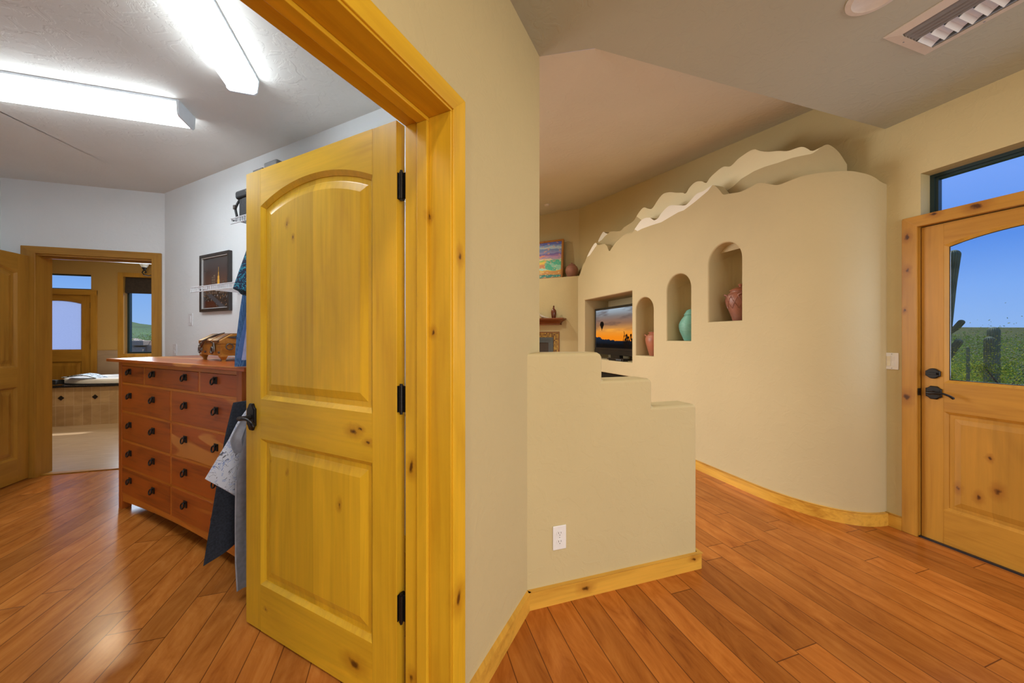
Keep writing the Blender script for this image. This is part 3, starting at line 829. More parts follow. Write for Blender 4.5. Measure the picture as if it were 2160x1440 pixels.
# ================================================================== PONY WALL
b = MB()
prof = [(0.575, 0)]
def corner(cx, cz, r, a0, a1, n=5): return [(cx + r * math.cos(a0 + (a1 - a0) * i / n), cz + r * math.sin(a0 + (a1 - a0) * i / n)) for i in range(n + 1)]
prof = [(0.50, 0.0), (1.597, 0.0)] + corner(1.597 - 0.03, 0.925 - 0.03, 0.03, 0, pi / 2) + [(1.295, 0.925)] + corner(1.295 - 0.03, 1.08 - 0.03, 0.03, 0, pi / 2) + [(0.988, 1.08)] + corner(0.988 - 0.035, 1.225 - 0.035, 0.035, 0, pi / 2) + [(0.50, 1.225)]
b.prism(prof, 'y', 1.59, 1.73)
S('wall_pony', b, 'tan', 'low stepped plaster half wall with an outlet beside the hall', 'wall', bevel=0.018, seg=3)
# rounded plaster corner at the end of the doorway wall is part of wall_doorway's run

# ================================================================== BASEBOARDS
def bb(name, pts, mat, label, h=0.09, t=0.016, close=False):
    """Baseboard along plan points, thickness to the left of the path; small chamfer on top."""
    b = MB(); n = len(pts); P = [Vector((p[0], p[1], 0)) for p in pts]; nr = []
    for i in range(n):
        if i == 0: d = P[1] - P[0]; k = 1
        elif i == n - 1: d = P[-1] - P[-2]; k = 1
        else:
            d1 = (P[i] - P[i - 1]).normalized(); d2 = (P[i + 1] - P[i]).normalized(); d = d1 + d2
            k = 1 / max(0.4, d.normalized().dot(d1))
        d = d.normalized(); nr.append(Vector((-d.y, d.x, 0)) * k)
    rg = []
    for p, v in zip(P, nr):
        rg.append([tuple(p), tuple(p + v * t), tuple(p + v * t + Vector((0, 0, h - 0.006))), tuple(p + v * (t - 0.006) + Vector((0, 0, h))), tuple(p + Vector((0, 0, h)))])
    b.rings(rg, True, True, True)
    return S(name, b, mat, label, 'baseboard')
cw = de(1.545, DW0 + 0.02)
bb('baseboard_pony', [(1.597, 1.75), (1.597, 1.59), (0.585, 1.59)][::-1] if False else [(0.575, 1.59), (1.597, 1.59), (1.597, 1.745)][::-1][::-1], 'base_x', 'knotty wood baseboard along the stepped half wall', t=-0.016)
p0 = de(1.00, DW0 + 0.02); p1 = de(1.545, DW0 + 0.02)
bb('baseboard_doorway', [tuple(p0), tuple(p1)], 'base_y', 'wood baseboard along the wall beside the closet doorway', t=-0.016)
bb('baseboard_mountain', [(MX, 5.24), (MX, 3.5), (MX, 2.4), (MX, 2.29)] + [(x, y) for x, y in ARC[1:NA - 1]], 'base_y', 'curved wood baseboard at the foot of the mountain wall', t=-0.016)
bb('baseboard_front', [(FX, 1.565), (FX, 1.478)], 'base_y', 'short wood baseboard between mountain wall and front door', t=-0.016)
bb('baseboard_closet', [tuple(de(PD0, 4.70)), tuple(de(PD0, 1.0))], 'base_y', 'wood baseboard behind the dresser', t=-0.016)

# ================================================================== DOORS
def arch_outline(y0, y1, z0, zs, za, o, n=20):
    """Closed outline of a panel with an arched head: side spring height zs, crown za, inset by o."""
    h = (y1 - y0) / 2; yc = (y0 + y1) / 2
    if za - zs < 1e-4:
        a, c = y0 + o, y1 - o
        return [(a, z0 + o), (c, z0 + o)] + [(c + (a - c) * i / n, zs - o) for i in range(n + 1)]
    R = (h * h + (za - zs) ** 2) / (2 * (za - zs)); zc = za - R
    a, c = y0 + o, y1 - o
    pts = [(a, z0 + o), (c, z0 + o)]
    for i in range(n + 1):
        y = c + (a - c) * i / n
        pts.append((y, zc + math.sqrt((R - o) ** 2 - (y - yc) ** 2)))
    return pts
def panel_door(root, x0, x1, y0, y1, z1, mats, upper, lower, lock, glass=None, flip=False):
    """Door leaf between faces x0 (seen) and x1; stiles on y. upper = (ya, yb, z0, zs, za); lower = (ya, yb, z0, z1)."""
    mz, my, mp = mats
    ua, ub = upper[0], upper[1]
    z0 = 0.008
    MB().box(x0, x1, y0, ua, z0, z1).build('stile', mz, root, bevel=0.0015)
    MB().box(x0, x1, ub, y1, z0, z1).build('stile', mz, root, bevel=0.0015)
    MB().box(x0, x1, ua, ub, z0, lower[2]).build('bottom_rail', my, root)
    MB().box(x0, x1, ua, ub, lower[3], upper[2]).build('lock_rail', my, root)
    ar = arch_outline(ua, ub, upper[2], upper[3], upper[4], 0)[2:]
    MB().prism([(ub, z1)] + ar + [(ua, z1)], 'x', x0, x1).build('top_rail', my, root)
    sgn = 1 if x1 > x0 else -1
    for nm, ol in (('upper', lambda o: arch_outline(ua, ub, upper[2], upper[3], upper[4], o)), ('lower', lambda o: arch_outline(ua, ub, lower[2], lower[3], lower[3], o))):
        b = MB()
        for xs, sg in ((x0, sgn), (x1, -sgn)):
            b.rings([[(xs, y, z) for y, z in ol(0)], [(xs + sg * 0.003, y, z) for y, z in ol(0.004)], [(xs + sg * 0.013, y, z) for y, z in ol(0.017)], [(xs + sg * 0.016, y, z) for y, z in ol(0.017)]], True)
        b.build(nm + '_moulding', mz, root)
        if nm == 'upper' and glass:
            MB().rings([[(x0 + sgn * 0.020, y, z) for y, z in ol(0.017)], [(x0 + sgn * 0.026, y, z) for y, z in ol(0.017)]], True, True, True).build('glass_pane', glass, root)
            continue
        b = MB()
        for xs, sg in ((x0, sgn), (x1, -sgn)):
            b.rings([[(xs + sg * 0.016, y, z) for y, z in ol(0.015)], [(xs + sg * 0.016, y, z) for y, z in ol(0.036)], [(xs + sg * 0.014, y, z) for y, z in ol(0.040)], [(xs + sg * 0.006, y, z) for y, z in ol(0.068)], [(xs + sg * 0.006, y, z) for y, z in ol(0.10)]], True, False, True)
        b.build(nm + '_panel', mp, root)

def lever_set(root, base, nrm, along, rose=(0.036, 0.058), name='door_handle'):
    """Handle: notched rose, neck and scrolled lever; nrm out of the door, along the lever."""
    c = Vector(base); n = Vector(nrm); a = Vector(along); u = Vector((0, 0, 1))
    rw, rh = rose
    pts = [(-rw, -rh * .62), (-rw * .72, -rh * .72), (-rw * .40, -rh), (rw * .40, -rh), (rw * .72, -rh * .72), (rw, -rh * .62), (rw, rh * .62), (rw * .72, rh * .72), (rw * .40, rh), (-rw * .40, rh), (-rw * .72, rh * .72), (-rw, rh * .62)]
    b = MB(); b.rings([[c + a * x + u * z for x, z in pts], [c + a * x + u * z + n * 0.008 for x, z in pts], [c + a * x * .86 + u * z * .9 + n * 0.012 for x, z in pts]], True, True, True)
    h = b.build(name, 'iron', root, bevel=0.0015)
    b = MB()
    b.tube([c + n * 0.010, c + n * 0.030, c + n * 0.048], [0.012, 0.009, 0.011], 14)
    b.tube([c + n * 0.050 - a * 0.014, c + n * 0.050, c + n * 0.052 + a * 0.03 + u * 0.004, c + n * 0.053 + a * 0.06 + u * 0.003, c + n * 0.053 + a * 0.085 - u * 0.006, c + n * 0.051 + a * 0.10 - u * 0.018, c + n * 0.050 + a * 0.103 - u * 0.024],
           [0.008, 0.011, 0.008, 0.0062, 0.0065, 0.008, 0.005], 12)
    b.build('lever', 'iron', h, smooth=50)
    return h
def deadbolt(root, base, nrm, along):
    c = Vector(base); n = Vector(nrm); a = Vector(along); u = Vector((0, 0, 1)); r = 0.033
    pts = []
    for k in range(28):
        t = 2 * pi * k / 28; x, z = r * math.cos(t) * 0.92, r * math.sin(t)
        if abs(z) < 0.016: x = math.copysign(r * 1.0, x)
        pts.append((x, z))
    b = MB(); b.rings([[c + a * x + u * z for x, z in pts], [c + a * x + u * z + n * 0.010 for x, z in pts], [c + a * x * .9 + u * z * .9 + n * 0.013 for x, z in pts]], True, True, True)
    h = b.build('deadbolt', 'iron', root, bevel=0.001)
    b = MB(); b.tube([c + n * 0.012, c + n * 0.022], 0.007, 10)
    b.rings([[c + n * q + a * x + u * z for x, z in ((-.022, -.004), (-.018, -.006), (.018, -.006), (.022, -.004), (.022, .004), (.018, .006), (-.018, .006), (-.022, .004))] for q in (0.020, 0.028)], True, True, True)
    b.build('thumb_turn', 'iron', h, bevel=0.001)

# --- door 1: open closet door, leaf along E
d1 = thing('door_1', 'open yellow knotty wood closet door with arched upper panel', 'door', (0.905, 0.885, 0.0), 'DE', kind='structure')
panel_door(d1, 0.905, 0.945, 0.885, 1.795, 2.043, ('yel_z', 'd1_y', 'd1_p'), (1.000, 1.682, 1.030, 1.880, 1.952), (1.000, 1.682, 0.212, 0.855), None)
lever_set(d1, (0.905, 1.742, 0.946), (-1, 0, 0), (0, -1, 0), (0.030, 0.060))
# hinges
def rounded_leaf(b, x0, x1, y, z0, z1, th, rx):
    """Hinge leaf in the x-z plane at y with rounded corners on the rx side."""
    r = 0.014; pts = []
    s = 1 if rx > 0 else -1
    xi, xo = (x0, x1) if s > 0 else (x1, x0)
    for cz, a0, a1 in ((z0 + r, -pi / 2, 0), (z1 - r, 0, pi / 2)):
        for k in range(6):
            t = a0 + (a1 - a0) * k / 5
            pts.append((xo - s * r + s * r * math.cos(t), cz + r * math.sin(t)))
    pts = [(xi, z0)] + pts + [(xi, z1)]
    b.prism(pts, 'y', y, y + th)
for z in (1.775, 1.045, 0.328):
    h = MB(); rounded_leaf(h, 0.908, 0.944, 0.8825, z, z + 0.09, 0.003, 1)
    hh = h.build('hinge', 'iron', d1)
    h = MB(); h.tube([(0.914, 0.872, z), (0.914, 0.872, z + 0.09)], 0.0072, 14)
    for k in range(1, 5): h.tube([(0.914, 0.872, z + 0.018 * k - 0.001), (0.914, 0.872, z + 0.018 * k + 0.001)], 0.0078, 14)
    h.tube([(0.914, 0.872, z + 0.09), (0.914, 0.872, z + 0.097)], 0.005, 10); h.tube([(0.914, 0.872, z - 0.007), (0.914, 0.872, z)], 0.005, 10)
    h.build('hinge_barrel', 'iron', hh, smooth=40)
    h = MB(); h.box(0.9185, 0.9215, 0.806, 0.868, z, z + 0.09); h.build('jamb_leaf', 'iron', hh, bevel=0.001)
    for (dd, zz) in ((0.930, 0.012), (0.932, 0.045), (0.930, 0.078)): MB().lathe([(0.0035, 0), (0.0035, 0.002)], (dd, 0.8805, z + zz), 10, 'y').build('hinge_screw', 'pewter', hh)
    for (ee, zz) in ((0.822, 0.012), (0.840, 0.045), (0.822, 0.078)): MB().lathe([(0.0035, 0), (0.0035, 0.002)], (0.9165, ee, z + zz), 10, 'x').build('hinge_screw', 'pewter', hh)

# --- closet doorway casing and jamb
t1 = thing('trim_1', 'broad yellow wood casing and jamb around the closet doorway', 'door frame', (0.915, DW0, 0), 'DE', kind='structure')
c0, c1 = 0.922, 0.990      # hinge casing in D
MB().box(c0, c1, DW0, DW0 + 0.021, 0, 2.09).build('casing', 't1_z', t1, bevel=0.003)
MB().box(OP0 - 0.075, OP0 - 0.007, DW0, DW0 + 0.021, 0, 2.09).build('casing', 't1_z', t1, bevel=0.003)
b = MB(); b.prism([(OP0 - 0.0749, 2.09), (OP0 - 0.007, 2.026), (c0, 2.026), (c1 - 0.0001, 2.09)], 'y', DW0 - 0.0005, DW0 + 0.021); b.build('head_casing', 'yel_x', t1, bevel=0.003)
MB().box(0.915, 0.935, DW0 + 0.006, DW1 + 0.055, 0, 2.02).build('jamb', 't1_z', t1, bevel=0.002)
MB().box(OP0 - 0.02, OP0, DW0 + 0.006, DW1 + 0.055, 0, 2.02).build('jamb', 't1_z', t1, bevel=0.002)
MB().box(OP0 - 0.02, 0.935, DW0 + 0.006, DW1 + 0.055, 2.02, 2.045).build('head_jamb', 'yel_x', t1, bevel=0.002)
MB().box(0.902, 0.915, 0.752, 0.795, 0, 2.007).build('door_stop', 't1_z', t1, bevel=0.003)
MB().box(OP0, OP0 + 0.013, 0.752, 0.795, 0, 2.007).build('door_stop', 't1_z', t1, bevel=0.003)
MB().box(OP0, 0.915, 0.752, 0.795, 2.007, 2.02).build('head_stop', 'yel_x', t1, bevel=0.003)
for (a_, c_) in ((0.936, 1.0), (OP0 - 0.085, OP0 - 0.021)):
    MB().box(a_, c_, DW1 + 0.013, DW1 + 0.033, 0, 2.09).build('inner_casing', 't1_z', t1, bevel=0.003)
MB().box(OP0 - 0.085, 1.0, DW1 + 0.013, DW1 + 0.033, 2.046, 2.11).build('inner_head_casing', 'yel_x', t1, bevel=0.003)

# --- door 2: front door
d2 = thing('door_2', 'amber wood front door with arched glass showing the desert', 'door', (3.245, 1.397, 0.0), kind='structure')
panel_door(d2, 3.245, 3.29, 0.486, 1.398, 2.018, ('ora_z', 'ora_y', 'd2_p'), (0.590, 1.298, 1.018, 1.880, 1.940), (0.590, 1.298, 0.222, 0.838), None, 'tinted_glass')
b = MB(); ol = lambda o: arch_outline(0.590, 1.298, 1.018, 1.880, 1.940, o)
b.rings([[(3.2615, y, z) for y, z in ol(0.0165)], [(3.2605, y, z) for y, z in ol(0.021)], [(3.265, y, z) for y, z in ol(0.021)]], True)
b.build('glass_gasket', 'metal_sill', d2)
lever_set(d2, (3.245, 1.340, 0.950), (-1, 0, 0), (0, -1, 0), (0.036, 0.042))
deadbolt(d2, (3.245, 1.343, 1.072), (-1, 0, 0), (0, -1, 0))
t2 = thing('trim_2', 'amber knotty wood casing around the front door', 'door frame', (FX, 1.44, 0), kind='structure')
MB().box(FX - 0.02, FX, 1.404, 1.478, 0, 2.09).build('casing', 't2_z', t2, bevel=0.003)
MB().box(FX - 0.02, FX, 0.405, 0.479, 0, 2.09).build('casing', 't2_z', t2, bevel=0.003)
b = MB(); b.prism([(0.406, 2.095), (0.479, 2.024), (1.404, 2.024), (1.4775, 2.095)], 'x', FX - 0.0205, FX); b.build('head_casing', 't2_y', t2, bevel=0.003)
MB().box(FX, FX + 0.12, 1.402, 1.424, 0, 2.024).build('jamb', 'ora_z', t2)
MB().box(FX, FX + 0.12, 0.459, 0.481, 0, 2.024).build('jamb', 'ora_z', t2)
MB().box(FX, FX + 0.12, 0.459, 1.424, 2.024, 2.048).build('head_jamb', 'ora_y', t2)
b = MB(); b.lathe([(0.008, -0.0), (0.012, 0.003), (0.012, 0.004)], (FX + 0.002, 1.4015, 0.948), 12, 'y'); b.box(FX - 0.012, FX + 0.014, 1.3995, 1.4045, 0.925, 0.970); b.build('strike_plate', 'iron', t2, bevel=0.001)
MB().box(FX - 0.004, FX + 0.19, 0.48, 1.403, 0.0005, 0.009).build('threshold', 'metal_sill', t2)

# transom window over the front door
w1 = thing('window_1', 'narrow transom window of blue sky above the front door', 'window', (FX + 0.12, 1.39, TZ0), kind='structure')
xw = FX + 0.10
b = MB()
def wframe(b, x0, x1, y0, y1, z0, z1, t, axis='x'):
    o_ = [(y0, z0), (y1, z0), (y1, z1), (y0, z1)]; i_ = [(y0 + t, z0 + t), (y1 - t, z0 + t), (y1 - t, z1 - t), (y0 + t, z1 - t)]
    P = (lambda x, y, z: (x, y, z)) if axis == 'x' else (lambda x, y, z: (y, x, z))
    b.rings([[P(x0, *p) for p in i_], [P(x0, *p) for p in o_], [P(x1, *p) for p in o_], [P(x1, *p) for p in i_], [P(x0, *p) for p in i_]], True)
wframe(b, xw, xw + 0.06, TY0, TY1, TZ0 - 0.03, TZ1, 0.020); b.build('window_frame', 'teal_frame', w1)
b = MB(); wframe(b, xw + 0.012, xw + 0.05, TY0 + 0.02, TY1 - 0.02, TZ0 - 0.01, TZ1 - 0.02, 0.014); b.build('sash', 'teal_frame', w1)
MB().box(xw + 0.03, xw + 0.034, TY0 + 0.034, TY1 - 0.034, TZ0 + 0.004, TZ1 - 0.034).build('glass_pane', 'glass', w1)

# --- bathroom doorway casing and its open door
t3 = thing('trim_3', 'amber wood casing around the bathroom doorway', 'door frame', (BX1, BY, 0), kind='structure')
MB().box(BX1 - 0.004, -2.312, BY - 0.02, BY, 0, 2.148).build('casing', 'ora_z', t3, bevel=0.003)
MB().box(-3.345, BX0, BY - 0.02, BY, 0, 2.148).build('casing', 'ora_z', t3, bevel=0.003)
b = MB(); b.prism([(-3.345, 2.150), (-3.275, 2.083), (BX1 - 0.004, 2.083), (-2.3125, 2.150)], 'y', BY - 0.0205, BY); b.build('head_casing', 'ora_x', t3, bevel=0.003)
MB().box(BX1, BX1 + 0.02, BY - 0.004, BY + 0.15, 0, BZ).build('jamb', 'ora_z', t3)
MB().box(BX0 - 0.02, BX0, BY - 0.004, BY + 0.15, 0, BZ).build('jamb', 'ora_z', t3)
MB().box(BX0 - 0.02, BX1 + 0.02, BY - 0.004, BY + 0.15, 2.07, 2.095).build('head_jamb', 'ora_x', t3)
MB().box(BX0, BX1, BY + 0.05, BY + 0.09, 2.052, 2.07).build('head_stop', 'ora_x', t3)
MB().box(BX0 - 0.0, BX1 + 0.0, BY + 0.03, BY + 0.085, 0.0, 0.009).build('threshold', 'ora_x', t3)
d3 = thing('door_3', 'amber wood bathroom door swung open at the far left', 'door', (-3.30, 4.43, 0), kind='structure')
panel_door(d3, -3.285, -3.325, 3.575, 4.437, 2.055, ('ora_z', 'ora_y', 'ora_panel'), (3.675, 4.337, 1.035, 1.885, 1.955), (3.675, 4.337, 0.215, 0.860), None)

# --- bathroom patio door with frosted glass, transom, window
d4 = thing('door_4', 'amber patio door with frosted arched glass beyond the bathtub', 'door', (dx1, WY, 0), kind='structure')
# leaf in the xz plane: build as yz then swap
class MBY(MB):
    def v(s, p): return s.bm.verts.new((p[1], p[0], p[2]))
_MB = MB
MB = MBY
panel_door(d4, WY + 0.02, WY + 0.06, dx0 + 0.008, dx1 - 0.008, 2.035, ('ora_z', 'ora_x', 'ora_panel'), (dx0 + 0.11, dx1 - 0.135, 1.085, 1.885, 1.935), (dx0 + 0.11, dx1 - 0.135, 0.215, 0.90), None, 'frosted')
MB = _MB
b = MB()
for z in (1.80, 1.10): b.box(dx1 - 0.012, dx1 - 0.002, WY - 0.004, WY + 0.03, z, z + 0.10)
b.build('hinge', 'iron', d4)
t4 = thing('trim_4', 'amber wood casing around the frosted patio door', 'door frame', (dx1, WY, 0), kind='structure')
MB().box(dx1, dx1 + 0.085, WY - 0.018, WY, 0, 2.105).build('casing', 'ora_z', t4, bevel=0.003)
MB().box(dx0 - 0.085, dx0, WY - 0.018, WY, 0, 2.105).build('casing', 'ora_z', t4, bevel=0.003)
MB().box(dx0 - 0.085, dx1 + 0.085, WY - 0.019, WY, 2.022, 2.108).build('head_casing', 'ora_x', t4, bevel=0.003)
w2 = thing('window_2', 'small transom window above the frosted patio door', 'window', (dx1, WY, tz0), kind='structure')
b = MB(); wframe(b, WY + 0.06, WY + 0.12, tx0 + 0.03, tx1, tz0, tz1, 0.018, 'y'); b.build('window_frame', 'teal_frame', w2)
MB().box(tx0 + 0.04, tx1 - 0.01, WY + 0.085, WY + 0.089, tz0 + 0.01, tz1 - 0.01).build('glass_pane', 'glass', w2)
w3 = thing('window_3', 'tall bathroom window looking out to the desert hillside', 'window', (wx0, WY, wz0), kind='structure')
b = MB(); wframe(b, WY + 0.08, WY + 0.14, wx0, wx1, wz0, wz1, 0.03, 'y'); b.build('window_frame', 'teal_frame', w3)
MB().box(wx0 + 0.02, wx1 - 0.02, WY + 0.105, WY + 0.109, wz0 + 0.02, wz1 - 0.02).build('glass_pane', 'glass', w3)
b = MB(); wframe(b, WY - 0.018, WY, wx0 - 0.075, wx1 + 0.075, wz0 - 0.075, wz1 + 0.07, 0.075, 'y'); b.build('casing', 'ora_z', w3, bevel=0.002)
# added hall window for the fill behind the camera; living window out of view
w4 = thing('added_window', 'added hall window behind the viewpoint for fill daylight', 'window', (1.45, -3.55, 0.35), kind='structure')
b = MB(); wframe(b, -3.58, -3.52, -0.2, 3.1, 0.35, 2.55, 0.05, 'y'); b.box(1.42, 1.48, -3.58, -3.52, 0.4, 2.5); b.build('window_frame', 'teal_frame', w4)
MB().box(-0.15, 3.05, -3.552, -3.548, 0.4, 2.5).build('glass_pane', 'glass', w4)
w5 = thing('window_5', 'wide living-room window out of view at left', 'window', (2.85, 4.07, 0.3), 'DE', kind='structure')
_MB = MB; MB = MBY
b = MB(); wframe(b, 4.04, 4.10, 1.8, 3.9, 0.3, 2.8, 0.05, 'x'); b.box(4.04, 4.10, 2.82, 2.88, 0.35, 2.75); b.build('window_frame', 'teal_frame', w5)
MB().box(4.068, 4.072, 1.85, 3.85, 0.35, 2.75).build('glass_pane', 'glass', w5)
MB = _MB

# ================================================================== CEILING FIXTURES
def fluoro(name, x0, x1, y0, y1, long_axis, label, e_=0.09):
    t = thing(name, label, 'ceiling light', ((x0 + x1) / 2, (y0 + y1) / 2, CZ - e_), group='fluorescent closet lights')
    z0, z1 = CZ - e_, CZ
    if long_axis == 'x':
        w_ = y1 - y0; sec = [(y0, z1 - 0.012), (y0 + 0.008, z0 + 0.012), (y0 + 0.022, z0), (y1 - 0.022, z0), (y1 - 0.008, z0 + 0.012), (y1, z1 - 0.012)]
        MB().prism(sec, 'x', x0 + 0.012, x1 - 0.012).build('diffuser', 'tube_light', t, smooth=40)
        MB().box(x0, x1, y0 - 0.004, y1 + 0.004, z1 - 0.014, z1 - 0.0005).build('housing', 'white_metal', t)
        for a_ in (x0, x1 - 0.012): MB().prism([(y0 - 0.006, z1 - 0.013), (y0 + 0.002, z0 + 0.008), (y0 + 0.018, z0 - 0.006), (y1 - 0.018, z0 - 0.006), (y1 - 0.002, z0 + 0.008), (y1 + 0.006, z1 - 0.013)], 'x', a_, a_ + 0.012).build('end_cap', 'white_metal', t, bevel=0.002)
    else:
        sec = [(x0, z1 - 0.012), (x0 + 0.008, z0 + 0.012), (x0 + 0.022, z0), (x1 - 0.022, z0), (x1 - 0.008, z0 + 0.012), (x1, z1 - 0.012)]
        MB().prism(sec, 'y', y0 + 0.012, y1 - 0.012).build('diffuser', 'tube_light', t, smooth=40)
        MB().box(x0 - 0.004, x1 + 0.004, y0, y1, z1 - 0.014, z1 - 0.0005).build('housing', 'white_metal', t)
        for a_ in (y0, y1 - 0.012): MB().prism([(x0 - 0.006, z1 - 0.013), (x0 + 0.002, z0 + 0.008), (x0 + 0.018, z0 - 0.006), (x1 - 0.018, z0 - 0.006), (x1 - 0.002, z0 + 0.008), (x1 + 0.006, z1 - 0.013)], 'y', a_, a_ + 0.012).build('end_cap', 'white_metal', t, bevel=0.002)
    lx, ly = (x1 - x0, y1 - y0)
    lamp('fluorescent_glow', 'AREA', ((x0 + x1) / 2, (y0 + y1) / 2, z0 - 0.012), (0, 0, 0), 9, (0.88, 0.95, 1.0), lx, ly)
    return t
fluoro('fluorescent_light', -0.925, -0.775, 1.115, 2.335, 'y', 'lit fluorescent ceiling fixture cut by the top of the picture, nearer the doorway')
fluoro('fluorescent_light', -2.545, -1.305, 2.675, 2.855, 'x', 'lit fluorescent ceiling fixture running out at the left over the closet floor')

# supply vent in the hall ceiling
v = thing('ceiling_vent', 'white metal air vent with angled blades in the hall ceiling', 'air vent', (2.404, 0.75, CZ))
b = MB()
vx0, vx1, vy0, vy1 = 2.235, 2.574, 0.36, 1.096
zo = CZ - 0.0004
def rectring(b, o, i, z0, z1):
    f = lambda r, z: [(r[0], r[2], z), (r[1], r[2], z), (r[1], r[3], z), (r[0], r[3], z)]
    b.rings([f(o, zo), f(o, z0), f(i, z1), f(i, zo)], True)
rectring(b, (vx0, vx1, vy0, vy1), (vx0 + 0.045, vx1 - 0.045, vy0 + 0.045, vy1 - 0.045), CZ - 0.004, CZ - 0.014)
b.build('frame', 'vent_white', v)
MB().box(vx0 + 0.045, vx1 - 0.045, vy0 + 0.045, vy1 - 0.045, CZ - 0.0008, CZ - 0.0004).build('duct_back', 'slot', v)
for k in range(4):
    x = vx0 + 0.052 + k * 0.024
    b = MB(); b.prism([(x - 0.002, CZ - 0.003), (x, CZ - 0.0015), (x + 0.024, CZ - 0.017), (x + 0.022, CZ - 0.019)], 'y', vy0 + 0.05, vy1 - 0.05); b.build('long_blade', 'steel', v)
for k in range(14):
    y = vy1 - 0.052 - k * 0.044
    b = MB()
    x0_, x1_ = vx0 + 0.155, vx1 - 0.075
    b.rings([[(x, y - 0.036, CZ - 0.003), (x, y - 0.020, CZ - 0.010), (x, y - 0.002, CZ - 0.024), (x, y, CZ - 0.022), (x, y - 0.018, CZ - 0.008), (x, y - 0.034, CZ - 0.0015)] for x in (x0_, x1_)], True, True, True)
    b.build('cross_blade', 'white_metal', v)
MB().box(vx1 - 0.066, vx1 - 0.058, vy0 + 0.05, vy1 - 0.05, CZ - 0.016, CZ - 0.003).build('side_bar', 'steel', v)
for (x, y) in ((vx0 + 0.02, vy1 - 0.24), (vx1 - 0.018, vy1 - 0.20), ((vx0 + vx1) / 2 - 0.05, vy1 - 0.02)): MB().lathe([(0.004, CZ - 0.009), (0.004, CZ - 0.004)], (x, y, 0), 10).build('screw', 'steel', v)
# recessed downlights: one seen beside the vent, the unseen others added as fill
def downlight(x, y, z, label, power, col):
    t = thing('seen_or_added_downlight', label, 'ceiling light', (x, y, z))
    b = MB(); b.lathe([(0.072, z - 0.0005), (0.098, z - 0.0005), (0.098, z - 0.006), (0.078, z - 0.010), (0.072, z - 0.006)], (x, y, 0), 36); 
    b.build('trim_ring', 'light_trim', t, smooth=40)
    b = MB(); b.lathe([(0.071, z - 0.002), (0.071, z - 0.004)], (x, y, 0), 30); b.build('lens', 'can_light', t)
    l = lamp('seen_or_added_glow', 'AREA', (x, y, z - 0.02), (0, 0, 0), power, col, 0.14); l.data.shape = 'DISK'
    return t
downlight(1.925, 0.965, CZ, 'round recessed downlight at the top edge beside the hall vent', 7, (1.0, 0.84, 0.62))
downlight(0.55, -0.75, CZ, 'added fill downlight in the hall ceiling over the viewpoint', 11, (1.0, 0.82, 0.56))  # this and the next two are added to light the hall and closet door
downlight(-0.55, -0.30, CZ, 'added fill downlight in the hall ceiling in front of the closet doorway', 17, (1.0, 0.82, 0.56))
downlight(-1.2, -2.1, CZ, 'added fill downlight in the hall ceiling behind the viewpoint', 22, (1.0, 0.82, 0.56))
for d_, e_, lb in ((5.1, 3.2, 'added unseen downlight in the living-room vault near the fireplace'), (4.1, 1.95, 'added unseen downlight in the living-room vault, nearer the hall')):
    p_ = de(d_, e_); downlight(p_.x, p_.y, vz(p_.x, p_.y) - 0.012, lb, 22, (1.0, 0.92, 0.74))  # added out of view to brighten the fireplace wall
downlight(-3.7, 6.1, CZ, 'added unseen downlight in the bathroom ceiling', 30, (1.0, 0.80, 0.52))  # added out of view because the bathroom was too dim
b = MB(); zc = vz(2.33, 5.48); b.lathe([(0.0, zc - 0.035), (0.035, zc - 0.03), (0.05, zc - 0.01), (0.05, zc + 0.03)], (2.33, 5.48, 0), 24)
b.build('smoke_detector', 'light_trim', smooth=40, org=(2.33, 5.48, zc), label='small pale round detector on the sloping living-room ceiling', cat='detector')

# ================================================================== SWITCHES AND OUTLETS
def outlet_plate(frame, n0, org, axis, label):
    pass
# outlet on the half wall (faces -Y)
t = thing('wall_outlet', 'white duplex outlet on the stepped half wall', 'outlet', (0.742, 1.59, 0.318))
MB().box(0.706, 0.778, 1.5835, 1.59, 0.258, 0.375).build('cover_plate', 'white_plastic', t, bevel=0.003)
for zc in (0.338, 0.297):
    b = MB()
    b.rings([[(0.742 + 0.0165 * math.cos(q) * 1.0, yy_, zc + max(-0.0125, min(0.0125, 0.0165 * math.sin(q)))) for q in [2 * pi * k / 28 for k in range(28)]] for yy_ in (1.584, 1.5815)], True, True, True)
    r_ = b.build('receptacle', 'white_plastic', t)
    b = MB(); b.box(0.7345, 0.7365, 1.5812, 1.583, zc - 0.001, zc + 0.008); b.box(0.7475, 0.7495, 1.5812, 1.583, zc, zc + 0.007); b.lathe([(0.0022, 1.5812), (0.0022, 1.583)], (0.742, 0, zc - 0.0075), 10, 'y')
    b.build('slot', 'slot', r_)
MB().lathe([(0.0022, 1.5828), (0.0022, 1.584)], (0.742, 0, 0.3175), 10, 'y').build('screw', 'steel', t)
# double rocker switch beside the front door (faces -X)
t = thing('light_switch', 'white double rocker switch plate beside the front door', 'switch', (FX, 1.534, 1.139))
MB().box(FX - 0.0065, FX, 1.499, 1.570, 1.081, 1.196).build('cover_plate', 'white_plastic', t, bevel=0.003)
for y in (1.541, 1.517):
    b = MB(); b.prism([(FX - 0.0062, 1.106), (FX - 0.0105, 1.106), (FX - 0.0075, 1.139), (FX - 0.0105, 1.172), (FX - 0.0062, 1.172)], 'y', y, y + 0.018)
    b.build('rocker', 'ivory' if y > 1.53 else 'white_plastic', t)
for z in (1.187, 1.090): MB().lathe([(0.0025, FX - 0.0072), (0.0025, FX - 0.006)], (0, 1.534, z), 10, 'x').build('screw', 'steel', t)
